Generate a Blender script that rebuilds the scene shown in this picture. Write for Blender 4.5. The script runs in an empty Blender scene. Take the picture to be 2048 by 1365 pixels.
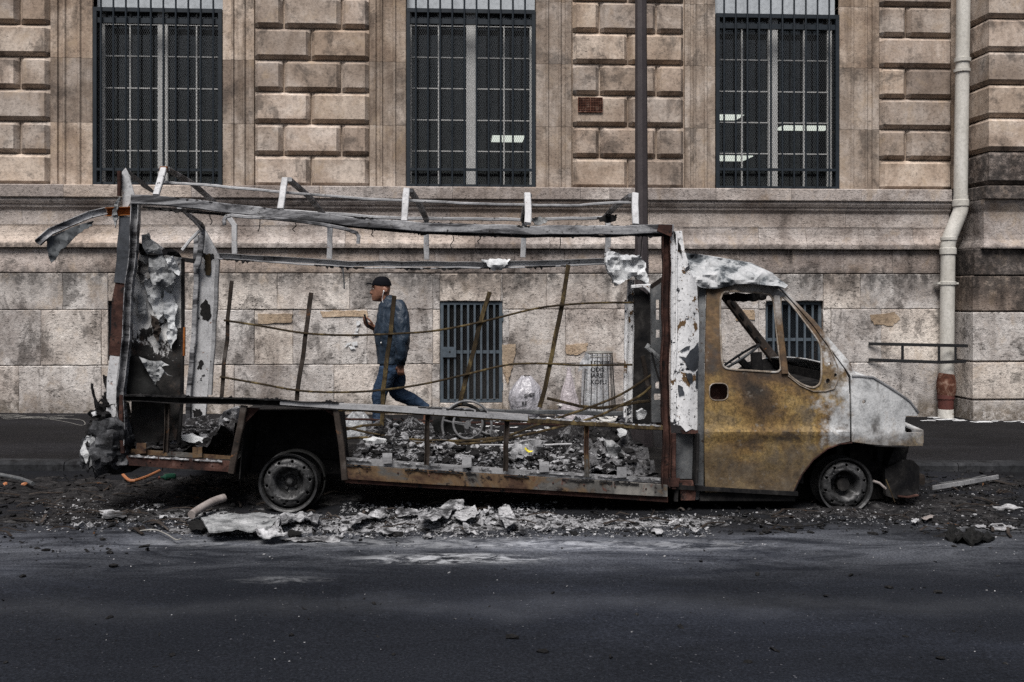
import bpy, bmesh, math, random
from mathutils import Vector, Matrix, noise
random.seed(7)
S = bpy.context.scene
COL = S.collection
# ------------------------------------------------------------------ camera
F = 1991.0                      # focal length in photo pixels (35 mm lens, 2048 px wide)
TH = math.radians(3.2)          # the camera is turned a little to the right of square-on
CAM = Vector((0.0, -7.3, 1.6))
HZ = 590.0                      # row of the horizon in the photograph
cam = bpy.data.cameras.new('camera'); co = bpy.data.objects.new('camera', cam); COL.objects.link(co)
co.location = CAM; co.rotation_euler = (math.pi/2, 0, -TH)
cam.sensor_width = 36.0; cam.lens = 36.0*F/2048.0; cam.shift_y = (HZ-682.5)/2048.0
cam.clip_end = 500; S.camera = co
# ------------------------------------------------------------------ sky, sun, exposure
W = bpy.data.worlds.new('World'); S.world = W; W.use_nodes = True
wn = W.node_tree; bg = wn.nodes['Background']
sky = wn.nodes.new('ShaderNodeTexSky'); sky.sky_type = 'NISHITA'; sky.sun_disc = False
SUN_EL, SUN_AZ = math.radians(57), math.radians(196)     # azimuth clockwise from +Y
sky.sun_elevation = SUN_EL; sky.sun_rotation = SUN_AZ
sky.air_density = 1.0; sky.dust_density = 4.0; sky.ozone_density = 1.0; sky.altitude = 50
hs = wn.nodes.new('ShaderNodeHueSaturation'); hs.inputs['Saturation'].default_value = 0.8
wn.links.new(sky.outputs[0], hs.inputs['Color']); wn.links.new(hs.outputs[0], bg.inputs[0])
bg.inputs[1].default_value = 0.05
sl = bpy.data.lights.new('sun', 'SUN'); so = bpy.data.objects.new('sun', sl); COL.objects.link(so)
sl.energy = 3.5; sl.angle = math.radians(28); sl.color = (1.0, 0.975, 0.945)
sd = Vector((math.sin(SUN_AZ)*math.cos(SUN_EL), math.cos(SUN_AZ)*math.cos(SUN_EL), math.sin(SUN_EL)))
so.rotation_euler = sd.to_track_quat('Z', 'Y').to_euler(); so.location = sd*40
S.view_settings.view_transform = 'Standard'; S.view_settings.look = 'None'
S.view_settings.gamma = 1.0; S.view_settings.use_curve_mapping = False
S.view_settings.exposure = 0.40
S.cycles.use_denoising = False
S.cycles.max_bounces = 6; S.cycles.diffuse_bounces = 3; S.cycles.glossy_bounces = 3; S.cycles.transparent_max_bounces = 16
# ------------------------------------------------------------------ measuring helpers
st, ct = math.sin(TH), math.cos(TH)
def ray(px, py):
    a = (px-1024.0)/F
    return Vector((st+ct*a, ct-st*a, (HZ-py)/F))
def at(px, py, Y):
    d = ray(px, py); return CAM + d*((Y-CAM.y)/d.y)
def atx(px, py, X):
    d = ray(px, py); return CAM + d*((X-CAM.x)/d.x)
def atz(px, py, z):
    d = ray(px, py); return CAM + d*((z-CAM.z)/d.z)
SL = -0.011
def gz(x, y=0.0): return SL*x
def atg(px, py, h=0.0):        # on the sloping road, h above it
    d = ray(px, py); t = (SL*CAM.x + h - CAM.z)/(d.z - SL*d.x); return CAM + d*t
def pxs(Y, px=1024): return (at(px+1, 590, Y)-at(px, 590, Y)).length   # metres per photo pixel
def nz(x, y=0, z=0): return noise.noise(Vector((x, y, z)))
def fb(x, y=0, z=0, o=4):
    s = 0; a = 1; f = 1
    for _ in range(o):
        s += a*noise.noise(Vector((x*f, y*f, z*f))); a *= .5; f *= 2.03
    return s
def sm(a, b, x):
    t = min(1, max(0, (x-a)/(b-a))); return t*t*(3-2*t)
# ------------------------------------------------------------------ object helpers
def mesh(name, v, f, mat=None, smooth=False):
    m = bpy.data.meshes.new(name); m.from_pydata([tuple(p) for p in v], [], f); m.update()
    if mat: m.materials.append(mat)
    if smooth: m.polygons.foreach_set('use_smooth', [True]*len(m.polygons))
    return m
def link(name, m, parent=None):
    o = bpy.data.objects.new(name, m); COL.objects.link(o)
    if parent is not None:
        o.parent = parent
        if parent.type == 'EMPTY': o.matrix_parent_inverse = Matrix.Translation(-parent.location)
    return o
def ob(name, vf, mat=None, parent=None, smooth=False):
    m = mesh(name, vf[0], vf[1], mat, smooth)
    bm = bmesh.new(); bm.from_mesh(m); bmesh.ops.recalc_face_normals(bm, faces=bm.faces); bm.to_mesh(m); bm.free()
    if smooth:
        m.polygons.foreach_set('use_smooth', [True]*len(m.polygons))
        try: m.set_sharp_from_angle(angle=math.radians(28))
        except Exception: pass
    return link(name, m, parent)
def thing(name, label, cat, loc=(0, 0, 0), group=None):
    o = bpy.data.objects.new(name, None); COL.objects.link(o); o.location = Vector(loc); o.empty_display_size = .1
    return tag(o, label, cat, group)
def tag(o, label=None, cat=None, group=None, kind=None):
    if label: o['label'] = label
    if cat: o['category'] = cat
    if group: o['group'] = group
    if kind: o['kind'] = kind
    return o
def cat_(*vfs):
    V = []; Fc = []
    for v, f in vfs:
        n = len(V); V += list(v); Fc += [tuple(i+n for i in q) for q in f]
    return V, Fc
def box(x0, x1, y0, y1, z0, z1):
    v = [(x, y, z) for z in (z0, z1) for y in (y0, y1) for x in (x0, x1)]
    return v, [(0,2,3,1),(4,5,7,6),(0,1,5,4),(2,6,7,3),(0,4,6,2),(1,3,7,5)]
def bbox(c, sx, sy, sz): return box(c[0]-sx/2, c[0]+sx/2, c[1]-sy/2, c[1]+sy/2, c[2]-sz/2, c[2]+sz/2)
def sweep(P, sec, ref=(0, 1, 0), closed=True, caps=True, scale=None):
    """section points (u across, v along ref) carried along P"""
    P = [Vector(p) for p in P]; ref = Vector(ref); V = []; Fc = []; n = len(sec)
    for i, p in enumerate(P):
        t = (P[min(i+1, len(P)-1)] - P[max(i-1, 0)]).normalized()
        w = t.cross(ref)
        w = w.normalized() if w.length > 1e-4 else Vector((1, 0, 0))
        r = w.cross(t).normalized()
        if i in (0, len(P)-1): k = 1
        else:
            a = (P[i]-P[i-1]).normalized().dot((P[i+1]-P[i]).normalized()); k = 1/max(.75, math.sqrt((1+a)/2))
        s = scale[i] if scale else 1
        for u, vv in sec: V.append(p + w*(u*k*s) + r*(vv*s))
    for i in range(len(P)-1):
        for j in range(n if closed else n-1):
            a = i*n+j; b = i*n+(j+1) % n; Fc.append((a, b, b+n, a+n))
    if caps and closed:
        Fc.append(tuple(range(n))[::-1]); Fc.append(tuple(range((len(P)-1)*n, len(P)*n)))
    return V, Fc
def rect(w, h): return [(-w/2, -h/2), (w/2, -h/2), (w/2, h/2), (-w/2, h/2)]
def brect(w, h, b=.004):
    a, c = w/2, h/2
    return [(-a+b,-c),(a-b,-c),(a,-c+b),(a,c-b),(a-b,c),(-a+b,c),(-a,c-b),(-a,-c+b)]
def chan(w, h, t=.004):       # U channel, open towards the viewer (-v)
    a, c = w/2, h/2
    return [(-a,-c),(-a+t,-c),(-a+t,c-t),(a-t,c-t),(a-t,-c),(a,-c),(a,c),(-a,c)]
def circ(r, n=8): return [(r*math.cos(2*math.pi*i/n), r*math.sin(2*math.pi*i/n)) for i in range(n)]
def tube(P, r, n=8, scale=None): return sweep(P, circ(r, n), ref=(.03, .2, 1) if abs((Vector(P[-1])-Vector(P[0])).normalized().z) < .8 else (.2, 1, .03), scale=scale)
def cr(pts, n=6):               # Catmull-Rom through points
    P = [Vector(p) for p in pts]; out = []
    for i in range(len(P)-1):
        p0 = P[max(i-1, 0)]; p1 = P[i]; p2 = P[i+1]; p3 = P[min(i+2, len(P)-1)]
        for k in range(n):
            t = k/n
            out.append(.5*((2*p1)+(p2-p0)*t+(2*p0-5*p1+4*p2-p3)*t*t+(3*p1-p0-3*p2+p3)*t**3))
    out.append(P[-1]); return out
def pline(pts, Y):              # photo points at depth Y (one value, or one per point)
    return [at(p[0], p[1], Y[i] if isinstance(Y, (list, tuple)) else Y) for i, p in enumerate(pts)]
def lathe(prof, c, axis='Y', n=32):
    V = []; Fc = []; m = len(prof)
    for i in range(n):
        a = 2*math.pi*i/n
        for r, h in prof:
            if axis == 'Y': V.append((c[0]+r*math.cos(a), c[1]+h, c[2]+r*math.sin(a)))
            else: V.append((c[0]+r*math.cos(a), c[1]+r*math.sin(a), c[2]+h))
    for i in range(n):
        for j in range(m-1):
            a = i*m+j; b = ((i+1) % n)*m+j; Fc.append((a, b, b+1, a+1))
    return V, Fc
def jag(poly, n=3, amp=3.0, seed=0):
    R = random.Random(seed); out = []
    for i in range(len(poly)):
        a = poly[i]; b = poly[(i+1) % len(poly)]
        out.append(a)
        for k in range(1, n):
            t = k/n; out.append((a[0]+(b[0]-a[0])*t+R.uniform(-amp, amp), a[1]+(b[1]-a[1])*t+R.uniform(-amp, amp)))
    return out
def rnd(poly, it=2):            # corner cutting
    for _ in range(it):
        q = []
        for i in range(len(poly)):
            a = poly[i]; b = poly[(i+1) % len(poly)]
            q.append((a[0]*.8+b[0]*.2, a[1]*.8+b[1]*.2)); q.append((a[0]*.2+b[0]*.8, a[1]*.2+b[1]*.8))
        poly = q
    return poly
def fill2d(outer, holes=(), step=None):
    """triangulated plate with holes, cut on a grid; returns bmesh in (px,py,0)"""
    bm = bmesh.new(); edges = []
    for loop in [outer]+list(holes):
        vs = [bm.verts.new((p[0], p[1], 0)) for p in loop]
        for i in range(len(vs)): edges.append(bm.edges.new((vs[i], vs[(i+1) % len(vs)])))
    bmesh.ops.triangle_fill(bm, use_beauty=True, use_dissolve=False, edges=edges)
    if step:
        xs = [v.co.x for v in bm.verts]; ys = [v.co.y for v in bm.verts]
        x = math.ceil(min(xs)/step)*step
        while x < max(xs):
            g = bm.verts[:]+bm.edges[:]+bm.faces[:]; bmesh.ops.bisect_plane(bm, geom=g, dist=1e-4, plane_co=(x, 0, 0), plane_no=(1, 0, 0)); x += step
        y = math.ceil(min(ys)/step)*step
        while y < max(ys):
            g = bm.verts[:]+bm.edges[:]+bm.faces[:]; bmesh.ops.bisect_plane(bm, geom=g, dist=1e-4, plane_co=(0, y, 0), plane_no=(0, 1, 0)); y += step
    return bm
def plate(name, outer, holes, Yf, thick, mat, parent, step=14, smooth=True, mapf=None):
    """sheet traced in photo points, laid out at real depth Yf(px,py); thick metres deep"""
    bm = fill2d(outer, holes, step)
    mf = mapf or (lambda a, b: at(a, b, Yf(a, b)))
    for v in bm.verts: v.co = mf(v.co.x, v.co.y)
    bmesh.ops.remove_doubles(bm, verts=bm.verts, dist=.0005)
    if thick:
        fs = bm.faces[:]
        for f in fs: f.normal_update()
        if sum(f.normal.y*f.calc_area() for f in fs) > 0: bmesh.ops.reverse_faces(bm, faces=fs)
        r = bmesh.ops.extrude_face_region(bm, geom=fs)
        nv = [g for g in r['geom'] if isinstance(g, bmesh.types.BMVert)]
        d = Vector((0, thick, 0)) if mapf is None else Vector(mapf_dir(mapf, thick))
        bmesh.ops.translate(bm, verts=nv, vec=d)
        bmesh.ops.recalc_face_normals(bm, faces=bm.faces)
    m = bpy.data.meshes.new(name); bm.to_mesh(m); bm.free(); m.materials.append(mat)
    if smooth:
        m.polygons.foreach_set('use_smooth', [True]*len(m.polygons))
        try: m.set_sharp_from_angle(angle=math.radians(35))
        except Exception: pass
    return link(name, m, parent)
def mapf_dir(mapf, t): return (-t, 0, 0)
BEND = .010
def bar(name, pts, w, Y, mat, parent, d=.03, sec=None, smooth=False):
    """bar traced in photo points; w = width in photo px, d = depth in metres"""
    P = pline(pts, Y); y0 = Y[0] if isinstance(Y, (list, tuple)) else Y
    Q = [P[0]]
    for i in range(len(P)-1):
        n_ = max(1, int((P[i+1]-P[i]).length/.09))
        for q in range(1, n_+1): Q.append(P[i]+(P[i+1]-P[i])*(q/n_))
    sd_ = pts[0][0]*.37+pts[0][1]
    P = [p+Vector((nz(p.x*5+sd_, p.z*5, p.y), nz(p.x*5, p.z*5+sd_, p.y), nz(p.x*5, p.z*5, p.y+sd_)))*BEND for p in Q]
    ww = w*pxs(y0, pts[0][0])
    s = chan(ww, d) if sec == 'chan' else (circ(ww/2, 8) if sec == 'round' else brect(ww, d, min(.005, ww*.2)))
    return ob(name, sweep(P, s, scale=[1+.10*nz(i*.7, sd_, 3) for i in range(len(P))]), mat, parent, smooth)
# ------------------------------------------------------------------ materials
class NM:
    def __init__(s, name, rough=.85, metal=0.0, spec=.3):
        s.m = bpy.data.materials.new(name); s.m.use_nodes = True; s.t = s.m.node_tree; s.b = s.t.nodes['Principled BSDF']
        s.b.inputs['Roughness'].default_value = rough; s.b.inputs['Metallic'].default_value = metal
        s.b.inputs['Specular IOR Level'].default_value = spec
        s.g = s.t.nodes.new('ShaderNodeNewGeometry'); s.pos = s.g.outputs['Position']
    def n(s, ty): return s.t.nodes.new(ty)
    def L(s, a, b): s.t.links.new(a, b)
    def vec(s, sc, off=(0, 0, 0)):
        n = s.n('ShaderNodeMapping'); n.inputs['Scale'].default_value = sc; n.inputs['Location'].default_value = off
        s.L(s.pos, n.inputs['Vector']); return n.outputs[0]
    def noise(s, scale, detail=5, rough=.6, dist=0.0, v=None):
        n = s.n('ShaderNodeTexNoise'); n.inputs['Scale'].default_value = scale; n.inputs['Detail'].default_value = min(detail, 5)
        n.inputs['Roughness'].default_value = rough; n.inputs['Distortion'].default_value = dist
        s.L(v if v is not None else s.pos, n.inputs['Vector']); return n.outputs['Fac']
    def vor(s, scale, v=None, feat='F1'):
        n = s.n('ShaderNodeTexVoronoi'); n.inputs['Scale'].default_value = scale; n.feature = feat
        s.L(v if v is not None else s.pos, n.inputs['Vector']); return n.outputs['Distance']
    def ramp(s, fac, stops, ease=False):
        n = s.n('ShaderNodeValToRGB'); cr_ = n.color_ramp
        while len(cr_.elements) < len(stops): cr_.elements.new(.5)
        for e, (p, c) in zip(cr_.elements, stops):
            e.position = p; e.color = (c, c, c, 1) if not isinstance(c, (tuple, list)) else (*c, 1)
        s.L(fac, n.inputs[0]); return n.outputs[0]
    def mix(s, fac, a, b, mode='MIX'):
        n = s.n('ShaderNodeMix'); n.data_type = 'RGBA'; n.blend_type = mode
        for k, x in ((0, fac), (6, a), (7, b)):
            if isinstance(x, (int, float)) and k == 0: n.inputs[0].default_value = x
            elif isinstance(x, (tuple, list)): n.inputs[k].default_value = (*x, 1)
            elif isinstance(x, (int, float)): n.inputs[k].default_value = (x, x, x, 1)
            else: s.L(x, n.inputs[k])
        return n.outputs[2]
    def math(s, op, a, b=0.0, clamp=False):
        n = s.n('ShaderNodeMath'); n.operation = op; n.use_clamp = clamp
        for k, x in ((0, a), (1, b)):
            if isinstance(x, (int, float)): n.inputs[k].default_value = x
            else: s.L(x, n.inputs[k])
        return n.outputs[0]
    def xyz(s):
        n = s.n('ShaderNodeSeparateXYZ'); s.L(s.pos, n.inputs[0]); return n.outputs
    def step(s, x, a, b):
        n = s.n('ShaderNodeMapRange'); n.interpolation_type = 'SMOOTHSTEP'
        n.inputs['From Min'].default_value = min(a, b); n.inputs['From Max'].default_value = max(a, b)
        if a > b: n.inputs['To Min'].default_value = 1; n.inputs['To Max'].default_value = 0
        s.L(x, n.inputs['Value']); return n.outputs[0]
    def rand(s):
        n = s.n('ShaderNodeObjectInfo'); return n.outputs['Random']
    def col(s, c):
        if isinstance(c, (tuple, list)): s.b.inputs['Base Color'].default_value = (*c, 1)
        else: s.L(c, s.b.inputs['Base Color'])
    def rough(s, r): s.L(r, s.b.inputs['Roughness'])
    def bump(s, h, strength=.5, dist=.01, prev=None):
        n = s.n('ShaderNodeBump'); n.inputs['Strength'].default_value = strength; n.inputs['Distance'].default_value = dist
        s.L(h, n.inputs['Height'])
        if prev is not None: s.L(prev, n.inputs['Normal'])
        s.L(n.outputs[0], s.b.inputs['Normal']); return n.outputs[0]
M = {}
def stone_mat(name, ca, cb, cc, dark=.5, pit=.5, stain=(.52, .68), streak=.35, crust=None, var=.7, damp=.6, bmp=.9):
    k = NM(name, .92, 0, .12)
    va = k.n('ShaderNodeVectorMath'); va.operation = 'MULTIPLY_ADD'; cx_ = k.n('ShaderNodeCombineXYZ')
    for q_ in range(3): k.L(k.rand(), cx_.inputs[q_])
    k.L(cx_.outputs[0], va.inputs[0]); va.inputs[1].default_value = (37, 23, 51); k.L(k.g.outputs['Position'], va.inputs[2]); zraw = k.xyz()[2]; k.pos = va.outputs[0]
    c = k.ramp(k.noise(1.6, 4, .65, .3), [(.38, ca), (.5, cb), (.62, cc)])
    c = k.mix(var, c, k.ramp(k.rand(), [(0, (.58, .55, .54)), (.25, (.96, .93, .90)), (.5, (.74, .72, .71)), (.75, (1.03, .92, .80)), (1, (1.15, 1.1, 1.07))]), 'MULTIPLY')
    fine = k.noise(26, 5, .8)
    c = k.mix(.65, c, k.ramp(fine, [(.34, .34), (.44, .84), (.60, 1.16)]), 'MULTIPLY')
    # grime that settled in blotches and ran down
    n2 = k.noise(2.6, 6, .72, .4, k.vec((1, 1, .8), (3, 1, 7)))
    m1 = k.math('MULTIPLY', k.ramp(n2, [(stain[0], 0), (stain[1], 1)]), k.ramp(fine, [(.62, 1), (.70, .1)]))
    c = k.mix(k.math('MULTIPLY', m1, dark), c, (.05, .044, .041))
    m2 = k.ramp(k.noise(3.2, 4, .6, .2, k.vec((2.6, 2.6, .2))), [(.5, 0), (.7, 1)])
    c = k.mix(k.math('MULTIPLY', m2, streak), c, (.115, .085, .065))
    c = k.mix(k.math('MULTIPLY', k.ramp(n2, [(.34, 1), (.44, 0)]), .35), c, (.40, .30, .20))
    if crust:   # black weathering crust in streaks and lichen along a course
        z = zraw
        for (z0, z1, col_, amt) in crust:
            run = k.math('MULTIPLY', k.math('SUBTRACT', k.noise(4.5, 5, .7, 0, k.vec((1.2, 1.2, .35))), .5), 1.1*abs(z1-z0)+.25)
            mk = k.math('MULTIPLY', k.step(k.math('ADD', z, run), z0, z1), k.ramp(k.noise(13, 5, .8), [(.38, 0), (.52, 1)]))
            c = k.mix(k.math('MULTIPLY', mk, amt), c, col_)
    # pits, drawn out along the bed of the stone
    pn = k.noise(21, 4, .66, .8, k.vec((1, 1, 3.0)))
    r2 = k.math('FRACT', k.math('MULTIPLY', k.rand(), 7.31))
    pit_ = k.math('MULTIPLY', k.ramp(r2, [(.15, .35), (.7, 1)]), pit)
    rp = k.n('ShaderNodeTexNoise'); rp.inputs['Scale'].default_value = .8; rp.inputs['Detail'].default_value = 5; rp.inputs['Roughness'].default_value = .7; k.L(k.g.outputs['Position'], rp.inputs['Vector'])
    c = k.mix(k.math('MULTIPLY', k.ramp(rp.outputs['Fac'], [(.47, 0), (.57, 1)]), damp), c, k.mix(1.0, c, (.40, .36, .34), 'MULTIPLY'))
    pits = k.math('MULTIPLY', k.ramp(pn, [(.60, 0), (.64, 1)]), k.ramp(n2, [(.40, .15), (.54, 1)]))
    c = k.mix(k.math('MULTIPLY', pits, pit_), c, (.04, .034, .03))
    k.col(c)
    h = k.math('SUBTRACT', k.math('MULTIPLY', fine, .9), k.math('MULTIPLY', pits, .9))
    k.bump(k.math('ADD', h, n2), bmp, .016)
    M[name] = k.m
stone_mat('stone_block', (.33, .27, .225), (.42, .355, .305), (.55, .49, .44), .6, .75, stain=(.53, .63), streak=.3, bmp=.3, damp=.28)
stone_mat('stone_jamb', (.28, .225, .185), (.37, .31, .26), (.50, .44, .39), .55, .5, stain=(.52, .63), streak=.6, bmp=.4, damp=.3)
stone_mat('stone_sill', (.42, .375, .35), (.50, .455, .43), (.57, .525, .50), .55, .35, stain=(.56, .70), streak=.25, crust=[(2.27, 2.18, (.07, .06, .055), .75)])
stone_mat('stone_ashlar', (.47, .44, .42), (.59, .56, .54), (.69, .665, .645), .65, .9, stain=(.53, .62), streak=.3, crust=[(1.5, 1.95, (.05, .047, .046), .9), (.42, .05, (.10, .078, .055), .8)], var=.6, damp=.55)
stone_mat('stone_plinth', (.38, .335, .31), (.46, .41, .385), (.54, .495, .47), .7, .7, stain=(.50, .62), streak=.3, crust=[(1.98, 1.84, (.06, .053, .05), .7)])
stone_mat('stone_dark', (.24, .205, .185), (.33, .285, .26), (.42, .375, .345), .75, .8, stain=(.47, .6), streak=.4, crust=[(1.2, 1.8, (.03, .028, .028), .8)])
def metal_mat(name, stops, scale=4, rough=.7, metal=.2, bump=.3, speck=None, streak=None, chip=None, spec=None, det=9):
    """stops: ramp over a blotchy noise; speck: (colour, scale, lo, hi) small marks"""
    if spec is None: spec = .10 if rough >= .75 else .3
    k = NM(name, rough, metal, spec)
    v = k.vec(streak) if streak else None
    c = k.ramp(k.noise(scale, det, .68, .5, v), stops)
    c = k.mix(.5, c, k.ramp(k.noise(scale*11, 6, .7), [(.3, .45), (.55, 1)]), 'MULTIPLY')
    h = k.noise(scale*9, 6, .7)
    if speck:
        for (sc_, ss, lo, hi) in speck:
            m = k.ramp(k.noise(ss, 7, .7, .3), [(lo, 0), (hi, 1)]); c = k.mix(m, c, sc_)
            h = k.math('ADD', h, k.math('MULTIPLY', m, .4))
    k.col(c); k.bump(h, bump, .006); M[name] = k.m; return k
metal_mat('burnt_black', [(.35, (.006, .006, .007)), (.55, (.018, .017, .017)), (.75, (.05, .047, .045))], 7, .8, 0, .5, [((.13, .125, .12), 40, .66, .78)])
metal_mat('burnt_rail', [(.34, (.012, .012, .013)), (.43, (.06, .06, .065)), (.49, (.20, .20, .21)), (.62, (.42, .42, .43))], 5, .55, .25, .35, [((.02, .018, .017), 26, .58, .66)], (.35, 1, 1.6))
metal_mat('bare_aluminium', [(.3, (.13, .13, .135)), (.5, (.34, .34, .35)), (.7, (.50, .50, .51))], 4, .5, .35, .25, [((.03, .028, .027), 17, .60, .68)], (.5, 1, 2))
metal_mat('white_peeling', [(.3, (.55, .55, .56)), (.6, (.72, .72, .73)), (.8, (.78, .78, .79))], 3, .6, 0, .4,
          [((.11, .065, .03), 5.5, .585, .60), ((.03, .032, .038), 7.5, .60, .61), ((.02, .019, .02), 42, .60, .63)])
metal_mat('white_scorched', [(.3, (.26, .26, .265)), (.5, (.44, .44, .45)), (.75, (.56, .56, .57))], 5, .6, 0, .3,
          [((.03, .03, .033), 7, .62, .65), ((.16, .07, .035), 22, .62, .68), ((.015, .015, .015), 45, .63, .68)])
metal_mat('rust_red', [(.3, (.014, .010, .010)), (.5, (.045, .023, .019)), (.62, (.085, .044, .035)), (.8, (.17, .13, .12))], 5, .85, 0, .5, [((.012, .011, .011), 14, .56, .66)])
metal_mat('rust_sill', [(.30, (.022, .016, .014)), (.42, (.055, .032, .023)), (.50, (.125, .082, .047)), (.56, (.08, .077, .073)), (.66, (.20, .19, .175)), (.8, (.30, .28, .26))], 2.2, .8, .1, .4, [((.016, .013, .013), 11, .56, .64), ((.09, .03, .02), 6, .6, .66)], (.6, 1, 1))
metal_mat('rust_orange', [(.3, (.10, .035, .012)), (.55, (.30, .105, .03)), (.8, (.42, .2, .08))], 8, .85, 0, .5)
metal_mat('dark_brown', [(.3, (.007, .006, .005)), (.55, (.022, .016, .013)), (.75, (.06, .047, .038))], 5, .85, 0, .4)
metal_mat('rust_bar', [(.3, (.016, .013, .010)), (.5, (.045, .033, .02)), (.62, (.13, .097, .046)), (.8, (.26, .21, .115))], 9, .8, .1, .4, None, (1, 1, .5))
metal_mat('charred_panel', [(.36, (.007, .007, .007)), (.54, (.02, .018, .017)), (.63, (.20, .19, .18)), (.72, (.46, .45, .44))], 3.0, .85, 0, .5, [((.012, .011, .011), 18, .55, .63)], (1, 1, .5))
metal_mat('grey_steel', [(.3, (.05, .052, .058)), (.55, (.11, .115, .12)), (.75, (.20, .20, .20))], 6, .6, .2, .35, [((.03, .02, .015), 20, .6, .68)])
metal_mat('wheel_steel', [(.3, (.014, .014, .0145)), (.5, (.038, .038, .039)), (.72, (.095, .095, .097))], 6, .45, .35, .35, [((.17, .17, .17), 60, .60, .74)])
metal_mat('brown_steel', [(.3, (.014, .012, .011)), (.55, (.045, .036, .031)), (.75, (.11, .098, .09))], 5, .8, .1, .4, [((.15, .07, .03), 12, .62, .7)])
metal_mat('fibre_white', [(.34, (.015, .017, .02)), (.43, (.10, .11, .12)), (.50, (.36, .37, .38)), (.7, (.54, .54, .55))], 4.2, .9, 0, .6, [((.02, .02, .02), 30, .66, .74)], (1, 1, 1.4))
metal_mat('wool_grey', [(.35, (.08, .083, .087)), (.5, (.26, .265, .27)), (.7, (.46, .465, .47))], 9, .95, 0, .9, [((.05, .05, .05), 60, .62, .72)])
metal_mat('wool_white', [(.3, (.30, .31, .32)), (.5, (.60, .61, .62)), (.7, (.76, .77, .78))], 9, .95, 0, .9, [((.10, .10, .10), 60, .66, .76)])
metal_mat('ash_white', [(.3, (.09, .09, .094)), (.5, (.27, .27, .28)), (.7, (.50, .50, .51))], 14, .95, 0, .7, [((.015, .015, .015), 22, .55, .64)])
metal_mat('ash_sheet', [(.34, (.015, .015, .016)), (.45, (.10, .10, .105)), (.54, (.34, .34, .35)), (.70, (.58, .58, .595))], 7, .95, 0, .9, [((.012, .012, .012), 19, .56, .66)])
metal_mat('char_grey', [(.34, (.012, .012, .013)), (.52, (.05, .051, .055)), (.68, (.13, .133, .14)), (.8, (.28, .28, .29))], 9, .9, 0, .9, [((.25, .25, .26), 45, .64, .74)])
metal_mat('sheet_grey', [(.3, (.06, .065, .07)), (.55, (.12, .128, .135)), (.75, (.22, .225, .23))], 5, .8, 0, .3)
metal_mat('blue_scale', [(.3, (.02, .022, .026)), (.55, (.05, .055, .065)), (.75, (.10, .105, .115))], 6, .6, .1, .3)
metal_mat('char', [(.3, (.006, .006, .0065)), (.55, (.016, .0155, .016)), (.75, (.045, .044, .045))], 16, .75, 0, .8, [((.20, .2, .2), 40, .66, .76)])
metal_mat('navy_paint', [(.3, (.010, .014, .019)), (.6, (.016, .022, .029)), (.8, (.024, .031, .038))], 5, .5, 0, .1)
metal_mat('gate_paint', [(.3, (.05, .065, .08)), (.6, (.085, .105, .125)), (.8, (.12, .14, .16))], 6, .55, 0, .15)
metal_mat('pipe_paint', [(.3, (.44, .42, .38)), (.55, (.56, .54, .50)), (.8, (.60, .58, .55))], 3, .6, 0, .12, [((.16, .11, .07), 7, .64, .72)], (1.5, 1.5, .5))
metal_mat('post_paint', [(.3, (.036, .030, .032)), (.6, (.052, .044, .046)), (.8, (.07, .06, .062))], 4, .55, 0, .15)
metal_mat('terracotta', [(.3, (.055, .02, .017)), (.6, (.105, .034, .027)), (.8, (.15, .06, .048))], 7, .7, 0, .2)
metal_mat('collar_rust', [(.3, (.03, .015, .011)), (.5, (.10, .04, .026)), (.7, (.26, .17, .13))], 14, .8, 0, .7)
metal_mat('window_white', [(.3, (.55, .55, .54)), (.7, (.68, .68, .67))], 5, .6, 0, .05)
metal_mat('panel_pale', [(.3, (.42, .45, .48)), (.7, (.48, .51, .54))], 2, .6, 0, .05)
metal_mat('rubber', [(.3, (.006, .006, .006)), (.7, (.02, .02, .02))], 12, .8, 0, .5)
metal_mat('kerb_stone', [(.3, (.012, .0125, .014)), (.55, (.03, .031, .034)), (.75, (.055, .056, .06))], 5, .85, 0, .5, [((.01, .01, .011), 9, .52, .64)])
metal_mat('paper', [(.3, (.5, .5, .5)), (.7, (.72, .73, .75))], 9, .8, 0, .2)
metal_mat('pink_pipe', [(.3, (.18, .155, .145)), (.6, (.31, .275, .26)), (.8, (.40, .365, .35))], 8, .7, 0, .3, [((.08, .06, .05), 22, .6, .7)])
def plain(name, c, rough=.6, metal=0.0, spec=.4, var=.25, sc=12):
    k = NM(name, rough, metal, spec)
    k.col(k.mix(1.0, c, k.ramp(k.noise(sc, 5, .6), [(.3, 1-var), (.7, 1+0*var)]), 'MULTIPLY')); k.bump(k.noise(sc*6, 4, .6), .15, .004); M[name] = k.m; return k
metal_mat('mesh_wire', [(.3, (.034, .037, .041)), (.7, (.052, .056, .061))], 5, .5, 0, .1)
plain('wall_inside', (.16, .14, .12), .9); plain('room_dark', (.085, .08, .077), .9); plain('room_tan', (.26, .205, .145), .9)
plain('black_iron', (.012, .012, .013), .5); plain('orange_plastic', (.36, .14, .06), .6); plain('green_glass', (.012, .05, .032), .25)
plain('yellow_scrap', (.7, .6, .05), .5); plain('wire_grey', (.30, .29, .27), .6, .3)
plain('ink', (.01, .01, .012), .6); plain('phone', (.01, .01, .012), .25); plain('white_plastic', (.8, .8, .8), .4)
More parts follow.
